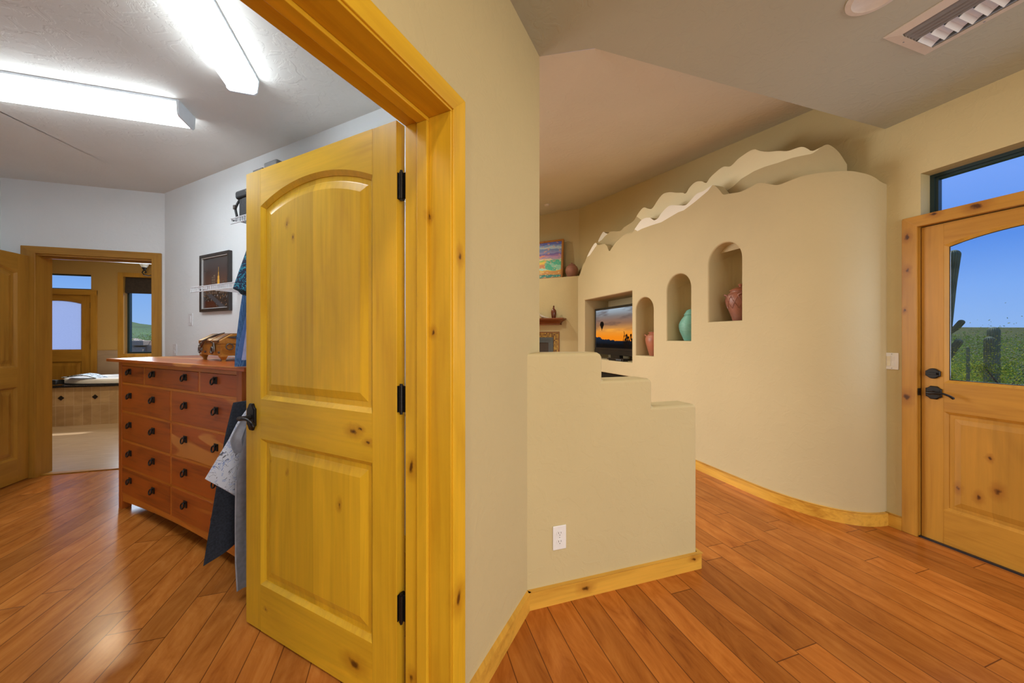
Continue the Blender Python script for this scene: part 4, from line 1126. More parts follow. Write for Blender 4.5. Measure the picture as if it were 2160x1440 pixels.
# closet switch and outlet on the picture wall (face -D)
t = thing('light_switch', 'white rocker switch plate on the closet wall left of the picture', 'switch', (PD0, 4.187, 1.472), 'DE')
MB().box(PD0 - 0.006, PD0, 4.150, 4.224, 1.415, 1.530).build('cover_plate', 'white_plastic', t, bevel=0.002)
MB().box(PD0 - 0.010, PD0 - 0.005, 4.172, 4.203, 1.440, 1.505).build('rocker', 'white_plastic', t, bevel=0.002)
t = thing('wall_outlet', 'white outlet on the closet wall just above the dresser top', 'outlet', (PD0, 4.50, 1.18), 'DE')
MB().box(PD0 - 0.006, PD0, 4.462, 4.536, 1.125, 1.240).build('cover_plate', 'white_plastic', t, bevel=0.002)
for zc in (1.203, 1.162): MB().box(PD0 - 0.009, PD0 - 0.005, 4.482, 4.516, zc - 0.013, zc + 0.013).build('receptacle', 'white_plastic', t, bevel=0.002)

# ================================================================== DRESSER
DF = 1.09
ds = thing('dresser', 'reddish cherry dresser with rows of dark ring-pull drawers', 'dresser', (DF, 3.05, 0), 'DE')
eL, eR = 3.893, 2.205
MB().box(DF - 0.035, PD0 - 0.02, eR - 0.09, eL + 0.115, 1.118, 1.140).build('top', 'cherry_y', ds, bevel=0.003)
b = MB()
b.box(DF + 0.012, PD0 - 0.03, eL - 0.018, eL - 0.001, 0.06, 1.118); b.box(DF + 0.012, PD0 - 0.03, eR + 0.001, eR + 0.018, 0.06, 1.118)
b.box(DF + 0.03, PD0 - 0.03, eR + 0.018, eL - 0.018, 0.10, 0.118); b.box(PD0 - 0.045, PD0 - 0.03, eR + 0.018, eL - 0.018, 0.10, 1.118)
b.build('case', 'cherry_z', ds)
for (a_, c_) in ((eL - 0.055, eL), (eR, eR + 0.055)):
    MB().box(DF, DF + 0.055, a_, c_, 0, 1.118).build('post', 'cherry_z', ds, bevel=0.002)
    MB().box(PD0 - 0.075, PD0 - 0.02, a_, c_, 0, 1.118).build('post', 'cherry_z', ds, bevel=0.002)
eI0, eI1 = eR + 0.055, eL - 0.055
rows = [(0.966, 1.088), (0.752, 0.948), (0.533, 0.735), (0.333, 0.516), (0.128, 0.316)]
for (z0, z1) in ((1.090, 1.118), (0.949, 0.965), (0.736, 0.751), (0.517, 0.532), (0.317, 0.332), (0.112, 0.127)):
    MB().box(DF + 0.004, DF + 0.03, eI0, eI1, z0, z1).build('rail', 'cherry_rail', ds)
mid = (eI0 + eI1) / 2
MB().box(DF + 0.004, DF + 0.03, mid - 0.010, mid + 0.010, 0.127, 0.949).build('divider', 'cherry_rail', ds)
for e_ in (3.457, 2.677): MB().box(DF + 0.004, DF + 0.03, e_ - 0.010, e_ + 0.010, 0.965, 1.09).build('divider', 'cherry_rail', ds)
# shaped apron
pts = [(eI0, 0.112), (eI0, 0.060)] + [(eI0 + (eI1 - eI0) * k / 14, 0.060 + 0.028 * math.sin(pi * k / 14)) for k in range(1, 14)] + [(eI1, 0.060), (eI1, 0.112)]
MB().prism(pts, 'x', DF + 0.006, DF + 0.026).build('apron', 'cherry_rail', ds)
def ring_pull(dr, e_, z):
    b = MB(); b.box(DF - 0.0035, DF + 0.002, e_ - 0.021, e_ + 0.021, z - 0.021, z + 0.021)
    h = b.build('pull_plate', 'iron', dr, bevel=0.0015)
    b = MB(); b.tube([(DF - 0.003, e_, z + 0.010), (DF - 0.016, e_, z + 0.010)], 0.006, 10)
    b.tube([(DF - 0.0125 - 0.006 * (1 - math.sin(q)) * 0.5, e_ + 0.0175 * math.cos(q), z - 0.006 + 0.0175 * math.sin(q)) for q in [2 * pi * k / 20 for k in range(20)]], 0.0042, 8, True)
    b.build('ring', 'iron', h, smooth=50)
spans = []
z0, z1 = rows[0]
spans += [(3.469, eI1 - 0.002, z0, z1, [3.690]), (2.689, 3.445, z0, z1, [3.303, 2.852]), (eI0 + 0.002, 2.665, z0, z1, [2.487])]
for z0, z1 in rows[1:]:
    spans += [(mid + 0.012, eI1 - 0.002, z0, z1, [3.684, 3.305]), (eI0 + 0.002, mid - 0.012, z0, z1, [2.848, 2.475])]
for (a_, c_, z0, z1, hs) in spans:
    dr = MB().box(DF + 0.002, DF + 0.022, a_, c_, z0, z1).build('drawer', 'cherry_y', ds, bevel=0.002)
    for e_ in hs: ring_pull(dr, e_, (z0 + z1) / 2 + 0.022)

# wooden chest on the dresser
ct = thing('wooden_chest', 'small oak treasure chest with metal latches on the dresser', 'chest', (1.36, 3.0, 1.14), 'DE')
# long axis turned a little; local builder in its own axes then rotated
def chest():
    cx_, cy_ = 1.405, 2.985
    ang = math.radians(-8)
    ca, sa = math.cos(ang), math.sin(ang)
    def R(p): return (cx_ + p[0] * ca - p[1] * sa, cy_ + p[0] * sa + p[1] * ca, 1.14 + p[2])
    def fin(b, name, mat, parent=ct, **k):
        for v_ in b.bm.verts: v_.co = R(v_.co)
        return b.build(name, mat, parent, **k)
    L2, W2 = 0.215, 0.125       # half length along local y, half width along local x
    # body: slightly tapered box on four claw feet
    b = MB(); b.rings([[(-W2 + .010, -L2 + .010, 0.036), (W2 - .010, -L2 + .010, 0.036), (W2 - .010, L2 - .010, 0.036), (-W2 + .010, L2 - .010, 0.036)], [(-W2, -L2, 0.117), (W2, -L2, 0.117), (W2, L2, 0.117), (-W2, L2, 0.117)]], True, True, True)
    fin(b, 'body', 'chest', bevel=0.003)
    sec = [(-W2 - .003, 0.1175), (W2 + .003, 0.1175), (W2 + .003, 0.140), (W2 - .050, 0.187), (-W2 + .070, 0.187), (-W2 - .003, 0.140)]
    b = MB(); b.prism(sec, 'y', -L2 - .003, L2 + .003); lid = fin(b, 'lid', 'chest', bevel=0.003)
    top_ = [(-W2 - .006, 0.122), (-W2 - .006, 0.141), (-W2 + .069, 0.190), (W2 - .049, 0.190), (W2 + .006, 0.141), (W2 + .006, 0.122), (W2 + .001, 0.122), (W2 + .001, 0.138), (W2 - .052, 0.184), (-W2 + .072, 0.184), (-W2 - .001, 0.138), (-W2 - .001, 0.122)]
    for yb in (-0.135, 0.0, 0.135):
        b = MB(); b.prism(top_, 'y', yb - 0.046, yb + 0.046); fin(b, 'band', 'chest_band', lid)
    for sx in (-1, 1):
        for sy in (-1, 1):
            x, y = sx * (W2 - .024), sy * (L2 - .024)
            b = MB(); b.rings([[(x + q * r + ox * sx, y + w_ * r + ox * sy, z) for q, w_ in ((-1, -1), (1, -1), (1, 1), (-1, 1))] for r, z, ox in ((.022, .044, 0), (.020, .030, .002), (.011, .014, -.003), (.009, .006, -.003), (.013, .0, -.002))], True, True, True)
            fin(b, 'foot', 'chest', bevel=0.002)
    for yo in (0.150, -0.105):
        b = MB(); b.rings([[(-W2 - .003 - dx, yo + y * k, z_) for y, z_ in ((-.016, .062), (.016, .062), (.020, .090), (.012, .128), (-.012, .128), (-.020, .090))] for dx, k in ((0, 1), (.008, .85))], True, True, True); lt = fin(b, 'latch', 'pewter', bevel=0.002)
        b = MB(); b.tube([(-W2 - .014, yo + .019 * math.cos(q), .074 + .022 * math.sin(q)) for q in [2 * pi * k / 20 for k in range(20)]], .005, 8, True); fin(b, 'latch_ring', 'pewter', lt, smooth=50)
    for yo, zo_ in ((0.20, .10), (0.20, .06), (0.075, .06), (-0.04, .06), (-0.195, .06), (-0.195, .135), (-0.06, .13), (0.09, .13)):
        b = MB(); b.lathe([(.008, -W2 + .002), (.008, -W2 - .005), (.004, -W2 - .008)], (0, yo, zo_), 12, 'x'); fin(b, 'stud', 'pewter')
    b = MB(); b.tube([(-0.075 + .020 * math.cos(q), -L2 - .006, .098 + .020 * math.sin(q)) for q in [2 * pi * k / 20 for k in range(20)]], .0035, 8, True); fin(b, 'ring_handle', 'pewter', smooth=50)
    # scrolled plaque on the gable end of the lid
    b = MB(); pl_ = []
    for k in range(32):
        q = 2 * pi * k / 32; r = 1 + 0.22 * math.cos(4 * q) + 0.06 * math.cos(12 * q)
        pl_.append((0.058 * r * math.cos(q), 0.013 * r * math.sin(q)))
    b.rings([[(-0.015 + x, -L2 - .003 - h_, 0.163 + z) for x, z in pl_] for h_ in (0.0, 0.004)], True, True, True)
    fin(b, 'plaque', 'pewter', lid)
    b = MB()
    b.tube([(-0.045, -0.03, 0.196), (-0.085, 0.02, 0.178), (-0.118, 0.045, 0.158), (-W2 - .014, 0.062, 0.138), (-W2 - .017, 0.085, 0.112), (-W2 - .015, 0.115, 0.092), (-W2 - .014, 0.14, 0.082)], [0.003, 0.006, 0.004, 0.009, 0.008, 0.005, 0.004], 10)
    fin(b, 'hasp', 'pewter', lid, smooth=50)
chest()

# framed city picture
pf = thing('framed_picture', 'dark framed night photograph of city towers on the closet wall', 'picture', (PD0, 3.76, 1.79), 'DE')
f0, f1, fz0, fz1 = 3.470, 3.965, 1.532, 2.044
_MB = MB
class MBD(MB): pass
b = MB(); wframe(b, PD0 - 0.028, PD0 - 0.0005, f0, f1, fz0, fz1, 0.027, 'x'); b.build('frame', 'frame_dark', pf, bevel=0.003)
b = MB(); wframe(b, PD0 - 0.022, PD0 - 0.002, f0 + 0.026, f1 - 0.026, fz0 + 0.026, fz1 - 0.026, 0.007, 'x'); b.build('liner', 'mat_line', pf)
TW = [(0.12, .30, .05), (0.2, .42, .05), (0.28, .36, .04), (0.36, .62, .045), (0.44, .66, .035), (0.52, .50, .05), (0.70, .40, .05), (0.78, .52, .055), (0.88, .44, .05), (0.05, .38, .04), (0.95, .34, .04)]
def city(u, v):
    c = grad([(0, (.03, .03, .035)), (.35, (.05, .035, .03)), (.5, (.13, .065, .045)), (.75, (.07, .045, .04)), (1, (.07, .06, .06))], v)
    if v < .42:
        n = fbm(u * 26, v * 26, 3.1, 2); 
        if n > .35: c = lerp(c, (.55, .30, .14), min(1, (n - .35) * 2.5))
        n = fbm(u * 30 + 9, v * 30, 7.7, 2)
        if n > .45: c = lerp(c, (.45, .50, .55), min(1, (n - .45) * 2.5))
        if v < .14 and u < .55 - v: c = (.09, .025, .018)
        elif abs((v - .12) - (0.55 - u) * .5) < .05 and v < .3: c = (.09, .09, .105)
    for (x, h, w_) in TW:
        if abs(u - x) < w_ / 2 + .012 and .28 < v < h:
            wd = (math.sin(u * 260) > .2) and (math.sin(v * 190) > -.2)
            c = (.34, .24, .16) if wd else (.07, .05, .045)
    x = .60
    wv_ = .045 if v < .55 else (.03 if v < .62 else (.016 if v < .70 else .005))
    if abs(u - x) < wv_ and .36 < v < .80: c = (.95, .52, .08) if v > .45 else (.35, .15, .05)
    return c
picture('photograph', 'photo', pf, lambda u, v: (PD0 - 0.010, f1 - 0.031 - u * (f1 - f0 - 0.062), fz0 + 0.031 + v * (fz1 - fz0 - 0.062)), 110, 110, city)

# ================================================================== WIRE SHELVES
def wire_shelf(name, e0, e1, z, label, brackets):
    t = thing(name, label, 'shelf', (PD0, (e0 + e1) / 2, z), 'DE', group='white wire closet shelves')
    d0 = 1.325
    b = MB()
    for (d, zz) in ((d0, z), (d0, z - 0.036), (PD0 - 0.01, z), ((d0 + PD0) / 2, z - 0.003)): b.tube([(d, e0, zz), (d, e1, zz)], 0.0035, 6)
    b.build('rail_wire', 'white_wire', t)
    b = MB()
    n = int((e1 - e0) / 0.026)
    for k in range(n + 1):
        e_ = e0 + (e1 - e0) * k / n
        b.tube([(PD0 - 0.003, e_, z), (d0, e_, z), (d0 - 0.001, e_, z - 0.036)], 0.0022, 4)
    b.build('deck_wire', 'white_wire', t)
    for e_ in brackets:
        b = MB(); b.tube([(d0 + 0.02, e_, z - 0.03), (PD0 - 0.004, e_, z - 0.27)], 0.005, 6); b.box(PD0 - 0.006, PD0, e_ - 0.01, e_ + 0.01, z - 0.30, z - 0.25); b.build('bracket', 'white_wire', t)
    b = MB(); b.box(PD0 - 0.012, PD0, e1 - 0.012, e1, z - 0.02, z + 0.012); b.build('end_clip', 'white_plastic', t)
    return t
wire_shelf('wire_shelf', 2.24, 3.375, 1.680, 'white wire shelf crossing in front of the framed city picture', (2.75,))
high_shelf = wire_shelf('wire_shelf', 1.0, 2.815, 2.120, 'white wire shelf high on the closet wall under the black camera bag', (2.3,))
b = MB(); b.tube([(1.27, 1.02, 2.035), (1.27, 2.40, 2.035)], 0.012, 10)
for e_ in (1.05, 2.35): b.tube([(1.27, e_, 2.035), (1.33, e_, 2.08)], 0.006, 6)
b.build('hanging_rod', 'white_wire', high_shelf, smooth=50)
rod = thing('clothes_rod', 'lower white clothes rod holding the trousers behind the door', 'clothes rod', (1.17, 1.6, 0.97), 'DE')
MB().tube([(1.17, 1.0, 0.97), (1.17, 2.18, 0.97)], 0.012, 10).build('rod', 'white_wire', rod, smooth=50)
for e_ in (1.03, 1.62): MB().tube([(1.17, e_, 0.985), (1.30, e_, 1.0), (PD0 - 0.004, e_, 1.0)], 0.006, 6).build('bracket', 'white_wire', rod)

# camera bag and case on the high shelf
cb = thing('camera_bag', 'small black camera bag on the high white wire shelf', 'bag', (1.47, 2.72, 2.124), 'DE')
MB().box(1.395, 1.56, 2.56, 2.865, 2.1245, 2.300).build('body', 'black_cloth', cb, bevel=0.015, seg=3)
MB().box(1.380, 1.57, 2.55, 2.885, 2.285, 2.345).build('lid', 'black_cloth', cb, bevel=0.018, seg=3)
MB().box(1.372, 1.398, 2.585, 2.78, 2.140, 2.275).build('pocket', 'black_cloth', cb, bevel=0.010, seg=3)
MB().box(1.3775, 1.3815, 2.70, 2.745, 2.312, 2.328).build('label_plate', 'pewter', cb)
b = MB(); b.tube([(1.47, 2.80, 2.345), (1.46, 2.78, 2.362), (1.46, 2.62, 2.362), (1.47, 2.60, 2.345)], 0.009, 8); b.build('grip', 'black_cloth', cb, smooth=50)
b = MB(); b.tube([(1.42, 2.885, 2.31), (1.40, 2.89, 2.26), (1.385, 2.884, 2.22), (1.39, 2.875, 2.17), (1.385, 2.865, 2.135), (1.36, 2.875, 2.128)], 0.008, 8); st = b.build('strap', 'black_cloth', cb, smooth=50)
MB().box(1.374, 1.39, 2.872, 2.895, 2.215, 2.245).build('buckle', 'pewter', st, bevel=0.002)
gc = thing('equipment_case', 'dark grey case on the high shelf peeking over the door top', 'case', (1.48, 2.6, 2.374), 'DE')
# stacked upon the bag
b = MB(); b.box(1.42, 1.60, 2.45, 2.72, 2.375, 2.425); b.build('body', 'grey_case', gc, bevel=0.006)
for (a_, c_, zt) in ((2.60, 2.72, 2.470), (2.44, 2.585, 2.492)):
    b = MB(); b.box(1.41, 1.61, a_, c_, 2.4255, zt); b.build('lid', 'grey_case', gc, bevel=0.008)

# ================================================================== CLOTHES
def garment(parent, name, mat, rows, folds=5, amp=0.35, seed=0.0, nth=40):
    """Hanging cloth: rows of (z, d_left, d_right, e, half-thickness, tilt) skinned to a folded, closed tube."""
    b = MB(); rg = []
    n = len(rows)
    # resample
    K = 18; full = []
    for k in range(K + 1):
        t = k / K * (n - 1); i = min(int(t), n - 2); f = t - i
        full.append(tuple(rows[i][q] + (rows[i + 1][q] - rows[i][q]) * f for q in range(6)))
    for k, (z, d0, d1, e_, h, tilt) in enumerate(full):
        ring = []
        for i in range(nth):
            q = 2 * pi * i / nth; c, s_ = math.cos(q), math.sin(q)
            d = (d0 + d1) / 2 + (d1 - d0) / 2 * c
            fo = amp * math.sin(folds * c * 2.2 + seed + 0.9 * math.sin(z * 7 + seed)) * (0.35 + 0.65 * k / K)
            ee = e_ + h * (s_ * (1 - 0.25 * abs(c)) + fo)
            zz = z + tilt * (c + 1) / 2
            ring.append((d, ee, zz))
        rg.append(ring)
    b.rings(rg, True, True, True)
    return b.build(name, mat, parent, smooth=60)
def cloth_thing(name, label, cat, org): return thing(name, label, cat, org, 'DE')
# trousers on the lower rod
t = cloth_thing('trousers', 'dark denim trousers hanging furthest left beside the open door', 'trousers', (1.17, 2.12, 0.15))
garment(t, 'trouser_legs', 'jeans', [(0.956, 1.02, 1.30, 2.145, 0.018, 0), (0.80, 0.985, 1.30, 2.145, 0.018, 0), (0.62, 0.955, 1.28, 2.145, 0.018, 0.01), (0.40, 0.925, 1.24, 2.145, 0.018, 0.03), (0.165, 0.893, 1.19, 2.145, 0.018, 0.11)], 3, 0.3, 0.5)
t = cloth_thing('trousers', 'grey cotton trousers hanging closest to the door edge, hem near the floor', 'trousers', (1.17, 1.98, 0.05))
garment(t, 'trouser_legs', 'grey_pants', [(0.956, 1.02, 1.30, 1.98, 0.018, 0), (0.62, 0.952, 1.27, 1.98, 0.018, 0), (0.50, 0.948, 1.25, 1.98, 0.018, 0), (0.25, 0.948, 1.24, 1.98, 0.018, -0.005), (0.052, 0.955, 1.22, 1.98, 0.018, 0.0)], 4, 0.45, 1.3)
b = MB(); b.tube([(0.950, 1.972, 0.60), (0.947, 1.970, 0.40), (0.948, 1.970, 0.20), (0.955, 1.970, 0.06)], 0.0035, 6); b.build('side_seam', 'grey_shorts', t)
t = cloth_thing('shirt', 'white cotton shirt with dark line print flaring out below the door handle', 'shirt', (1.1, 2.045, 0.5))
garment(t, 'shirt_body', 'white_print', [(0.956, 1.08, 1.25, 2.085, 0.016, 0), (0.86, 1.01, 1.27, 2.085, 0.016, 0), (0.78, 0.972, 1.27, 2.085, 0.016, -0.02), (0.70, 0.925, 1.25, 2.085, 0.016, -0.16), (0.615, 0.876, 1.22, 2.085, 0.016, -0.36)], 3, 0.5, 2.0)
t = cloth_thing('shorts', 'pale grey gathered shorts bunched up just under the door handle', 'shorts', (1.1, 2.0, 0.72))
garment(t, 'shorts_body', 'grey_shorts', [(0.956, 1.10, 1.24, 2.035, 0.0096, 0), (0.885, 1.005, 1.25, 2.035, 0.013199999999999998, 0), (0.835, 0.972, 1.25, 2.035, 0.0204, 0), (0.79, 0.950, 1.25, 2.035, 0.024, 0), (0.745, 0.958, 1.24, 2.035, 0.0204, 0), (0.715, 0.975, 1.22, 2.035, 0.0156, 0)], 9, 0.45, 0.2)
t = cloth_thing('shirt', 'red cloth shirt showing in a sliver against the door edge', 'shirt', (1.15, 1.94, 0.45))
garment(t, 'shirt_body', 'red_cloth', [(0.956, 1.08, 1.25, 1.93, 0.014, 0), (0.83, 0.995, 1.25, 1.93, 0.014, 0), (0.60, 0.975, 1.25, 1.93, 0.014, 0), (0.44, 0.985, 1.24, 1.93, 0.014, 0.0)], 4, 0.4, 0.9)
# shirts on the upper rod
t = cloth_thing('shirt', 'navy short-sleeved shirt with bright teal print hanging beside the door', 'shirt', (1.27, 2.10, 1.4))
garment(t, 'shirt_body', 'navy_print', [(2.02, 1.20, 1.32, 2.105, 0.014, 0), (1.92, 1.13, 1.42, 2.105, 0.02, 0), (1.70, 1.10, 1.45, 2.105, 0.02, 0), (1.40, 1.11, 1.44, 2.105, 0.02, 0)], 4, 0.4, 0.3)
garment(t, 'sleeve', 'navy_print', [(1.86, 1.09, 1.19, 2.095, 0.022, 0), (1.76, 1.052, 1.15, 2.085, 0.032, 0), (1.66, 1.022, 1.12, 2.08, 0.036, -0.01), (1.555, 0.992, 1.08, 2.075, 0.038, -0.04)], 2, 0.3, 0.8)
t = cloth_thing('shirt', 'blue dotted long shirt hanging behind the navy one', 'shirt', (1.27, 2.16, 1.1))
garment(t, 'shirt_body', 'blue_dots', [(2.02, 1.20, 1.32, 2.17, 0.014, 0), (1.90, 1.12, 1.42, 2.17, 0.022, 0), (1.62, 1.085, 1.45, 2.17, 0.022, 0), (1.45, 1.065, 1.45, 2.17, 0.022, 0), (1.28, 1.048, 1.45, 2.17, 0.024, 0), (1.145, 1.036, 1.44, 2.165, 0.024, -0.005)], 5, 0.4, 1.7)
t = cloth_thing('shirt', 'plain blue long-sleeved shirt with its cuff hanging over the dotted shirt', 'shirt', (1.27, 2.03, 1.15))
garment(t, 'shirt_body', 'blue_cloth', [(2.02, 1.20, 1.32, 2.018, 0.016, 0), (1.90, 1.12, 1.42, 2.018, 0.016, 0), (1.40, 1.08, 1.44, 2.018, 0.016, 0), (1.15, 1.08, 1.44, 2.018, 0.016, 0)], 4, 0.4, 0.6)
garment(t, 'sleeve', 'blue_cloth', [(1.86, 1.10, 1.18, 2.018, 0.018, 0), (1.55, 1.045, 1.12, 2.018, 0.018, 0), (1.36, 1.008, 1.10, 2.018, 0.02, 0), (1.20, 0.975, 1.075, 2.018, 0.022, -0.02)], 2, 0.3, 0.4)
t = cloth_thing('shirt', 'lavender shirt showing in a sliver between dotted shirt and door', 'shirt', (1.27, 1.97, 1.2))
garment(t, 'shirt_body', 'lavender', [(2.02, 1.20, 1.32, 1.955, 0.014, 0), (1.90, 1.12, 1.42, 1.955, 0.016, 0), (1.45, 1.0, 1.44, 1.955, 0.016, 0), (1.19, 0.962, 1.44, 1.955, 0.016, 0)], 4, 0.4, 0.2)

# ================================================================== NICHE POTS
def pot(name, label, c, z0, prof, mats, extra=None, neck='neck'):
    t = thing(name, label, 'pot', (c[0], c[1], z0), group=None)
    MB().lathe([(r, z0 + h) for r, h in prof], (c[0], c[1], 0), 40).build('body', mats[0], t, smooth=50)
    return t
zb = 1.4505
p3 = pot('pottery_jar', 'brown carved jar with lid in the tallest niche', (2.965, 2.452), zb, [(0.0, 0), (0.062, 0), (0.066, 0.004), (0.074, 0.04), (0.092, 0.09), (0.112, 0.15), (0.121, 0.195), (0.119, 0.225), (0.104, 0.25), (0.086, 0.262), (0.082, 0.272), (0.084, 0.276), (0.0, 0.276)], ['terracotta2'])
MB().lathe([(0.0, zb + 0.277), (0.088, zb + 0.277), (0.090, zb + 0.284), (0.072, zb + 0.296), (0.035, zb + 0.312), (0.014, zb + 0.316), (0.014, zb + 0.322), (0.022, zb + 0.332), (0.016, zb + 0.342), (0.0, zb + 0.344)], (2.965, 2.452, 0), 32).build('lid', 'terracotta', p3, smooth=50)
b = MB()
for k in range(12):
    for sgn in (1, -1):
        ppts = []
        for i in range(9):
            h = 0.115 + 0.115 * i / 8; r = interp([(0.09, 0.092), (0.15, 0.112), (0.195, 0.121), (0.225, 0.119), (0.25, 0.104)], h) + 0.001
            q = 2 * pi * k / 12 + sgn * 0.55 * i / 8; ppts.append((2.965 + r * math.cos(q), 2.452 + r * math.sin(q), zb + h))
        b.tube(ppts, 0.0025, 5)
b.build('carved_lattice', 'terracotta2', p3, smooth=60)
for k in range(4):
    q = pi / 4 + k * pi / 2
    b = MB(); b.tube([(2.965 + (0.112 + 0.016 * math.sin(pi * i / 6)) * math.cos(q + (i - 3) * .09), 2.452 + (0.112 + 0.016 * math.sin(pi * i / 6)) * math.sin(q + (i - 3) * .09), zb + 0.232 + 0.014 * math.sin(pi * i / 6)) for i in range(7)], 0.008, 8); b.build('lug', 'terracotta2', p3, smooth=60)
zb = 1.2675
p2 = pot('pottery_jar', 'turquoise ribbed jar with lid in the middle niche', (2.965, 3.03), zb, [(0.0, 0), (0.068, 0), (0.072, 0.006), (0.092, 0.05), (0.112, 0.10)] + [(0.112 + 0.010 * math.sin(min(1, (h - .10) / .06) * pi / 2) - 0.055 * max(0, (h - .17) / .10) ** 1.4 + 0.0018 * math.cos(h * 520), h) for h in [0.105 + 0.004 * i for i in range(42)]] + [(0.066, 0.274), (0.0, 0.274)], ['teal_pot'])
MB().lathe([(0.0, zb + 0.275), (0.070, zb + 0.275), (0.072, zb + 0.281), (0.060, zb + 0.300), (0.045, zb + 0.325), (0.022, zb + 0.338), (0.0, zb + 0.341)], (2.965, 3.03, 0), 32).build('lid', 'teal_pot', p2, smooth=50)
zb = 1.0805
p1 = pot('pottery_jar', 'red terracotta jar with small lugs in the lowest niche', (2.965, 3.585), zb, [(0.0, 0), (0.070, 0), (0.074, 0.006), (0.086, 0.05), (0.104, 0.11), (0.117, 0.17), (0.120, 0.205), (0.113, 0.235), (0.096, 0.256), (0.076, 0.265), (0.076, 0.275), (0.084, 0.284), (0.084, 0.290), (0.0, 0.290)], ['terracotta'])
for k in range(4):
    q = pi / 4 + 0.3 + k * pi / 2
    b = MB(); b.tube([(2.965 + (0.106 + 0.018 * math.sin(pi * i / 6)) * math.cos(q + (i - 3) * .09), 3.585 + (0.106 + 0.018 * math.sin(pi * i / 6)) * math.sin(q + (i - 3) * .09), zb + 0.236 + 0.016 * math.sin(pi * i / 6)) for i in range(7)], 0.009, 8); b.build('lug', 'terracotta', p1, smooth=60)

# ================================================================== TELEVISION
tv = thing('television', 'flat television showing a hot-air balloon at sunset in the wall niche', 'television', (2.95, 4.42, 0.981))
ty0, ty1, tz0_, tz1_ = 3.845, 4.965, 1.045, 1.758
MB().box(2.945, 2.995, ty0, ty1, tz0_, tz1_).build('housing', 'black', tv, bevel=0.006)
b = MB(); wframe(b, 2.936, 2.948, ty0 + 0.002, ty1 - 0.002, tz0_ + 0.07, tz1_ - 0.002, 0.034, 'x'); b.build('bezel', 'black', tv, bevel=0.003)
b = MB(); b.prism([(2.946, tz0_ + 0.002), (2.934, tz0_ + 0.006), (2.934, tz0_ + 0.070), (2.946, tz0_ + 0.074)], 'y', ty0, ty1); b.build('speaker_bar', 'black', tv)
b = MB(); b.box(2.94, 3.0, 4.30, 4.52, 0.995, 1.05); b.lathe([(0.0, 0.981), (0.10, 0.981), (0.095, 0.992), (0.04, 1.0), (0.0, 1.0)], (2.99, 4.41, 0), 32, 'z', 2.4); b.build('stand', 'black', tv, smooth=40)
PL = [(0.70, .42, .012, 1), (0.735, .34, .03, 2), (0.765, .36, .035, 3), (0.80, .30, .03, 4), (0.86, .36, .03, 5), (0.905, .30, .04, 6), (0.94, .33, .03, 7)]
def sunset(u, v):
    # u from the left edge as seen, v up
    sky = grad([(0.0, (.9, .25, .01)), (.28, (.92, .26, .01)), (.40, (.85, .30, .03)), (.52, (.55, .25, .07)), (.62, (.30, .15, .08)), (.72, (.25, .15, .11)), (.82, (.22, .19, .18)), (.92, (.30, .35, .40)), (1, (.38, .47, .56))], v)
    n = fbm(u * 2.5, v * 7, 2.2, 4)
    if v > .38: sky = lerp(sky, (.10, .065, .06), max(0, min(.75, n * 1.1)) * min(1, (v - .38) * 5))
    if .30 < v < .5: sky = lerp(sky, (1.0, .42, .05), max(0, min(.6, -n)))
    ridge = .27 - .16 * u + .05 * fbm(u * 6, 0, 5.5, 4) + (.03 if u < .14 else 0)
    if u > .5: ridge = max(ridge, .185)
    if v < ridge: sky = lerp((.001, .002, .004), (.006, .022, .05), max(0, (v - .08) / .2))
    bx, by = (u - .165) / .052, (v - .61) / .09
    if by > -.15 and bx * bx + by * by < 1: return (.004, .003, .003)
    if -1.55 < by <= -.15:
        if abs(bx) < .98 * (1 - (-.15 - by) / 1.5): return (.004, .003, .003)
    if abs(bx) < .16 and -1.75 < by < -1.5: return (.004, .003, .003)
    for (x, h, w_, sd) in PL:
        if v < h:
            ww = w_ * (0.35 + .9 * abs(fbm(v * 18, sd * 3.3, sd, 3))) * (1.2 - .5 * v / h)
            if abs(u - x - .012 * math.sin(v * 20 + sd)) < ww: return (.004, .003, .003)
    return sky
picture('screen_picture', 'screen', tv, lambda u, v: (2.9400, ty1 - 0.036 - u * (ty1 - ty0 - 0.072), tz0_ + 0.104 + v * (tz1_ - tz0_ - 0.140)), 150, 100, sunset)
# components in the niche below and a player in front of the set
t = thing('media_player', 'slim black media player under the television', 'media player', (2.84, 4.2, 0.981))
MB().box(2.80, 2.88, 4.02, 4.36, 0.9815, 1.02).build('casing', 'black', t, bevel=0.004)
MB().box(2.7985, 2.8005, 4.06, 4.18, 0.99, 1.01).build('display', 'gunmetal', t)
for (y0, y1, z0, z1, lb) in ((3.90, 4.34, 0.30, 0.50, 'black receiver on the right of the component niche below the television'), (4.42, 4.92, 0.30, 0.50, 'black receiver on the left of the component niche below the television')):
    t = thing('media_receiver', lb, 'receiver', (2.95, (y0 + y1) / 2, z0), group='receivers in the component niche')
    MB().box(2.86, 3.18, y0, y1, z0 + 0.0005, z1).build('casing', 'black', t, bevel=0.004)
    MB().box(2.858, 2.861, y0 + 0.05, y1 - 0.15, z0 + 0.06, z1 - 0.04).build('display', 'gunmetal', t)
    b = MB(); b.lathe([(0.025, 2.85), (0.025, 2.861)], (0, y0 + 0.03 + 0.02, (z0 + z1) / 2), 20, 'x'); b.build('dial', 'pewter', t)

t = thing('amplifier', 'wide black amplifier resting on the two receivers in the component niche', 'amplifier', (2.95, 4.42, 0.50))
MB().box(2.83, 3.16, 3.835, 5.0, 0.5005, 0.785).build('casing', 'black', t, bevel=0.004)
for y in (3.95, 4.30): MB().lathe([(0.022, 2.815), (0.022, 2.83)], (0, y, 0.70), 20, 'x').build('dial', 'pewter', t)
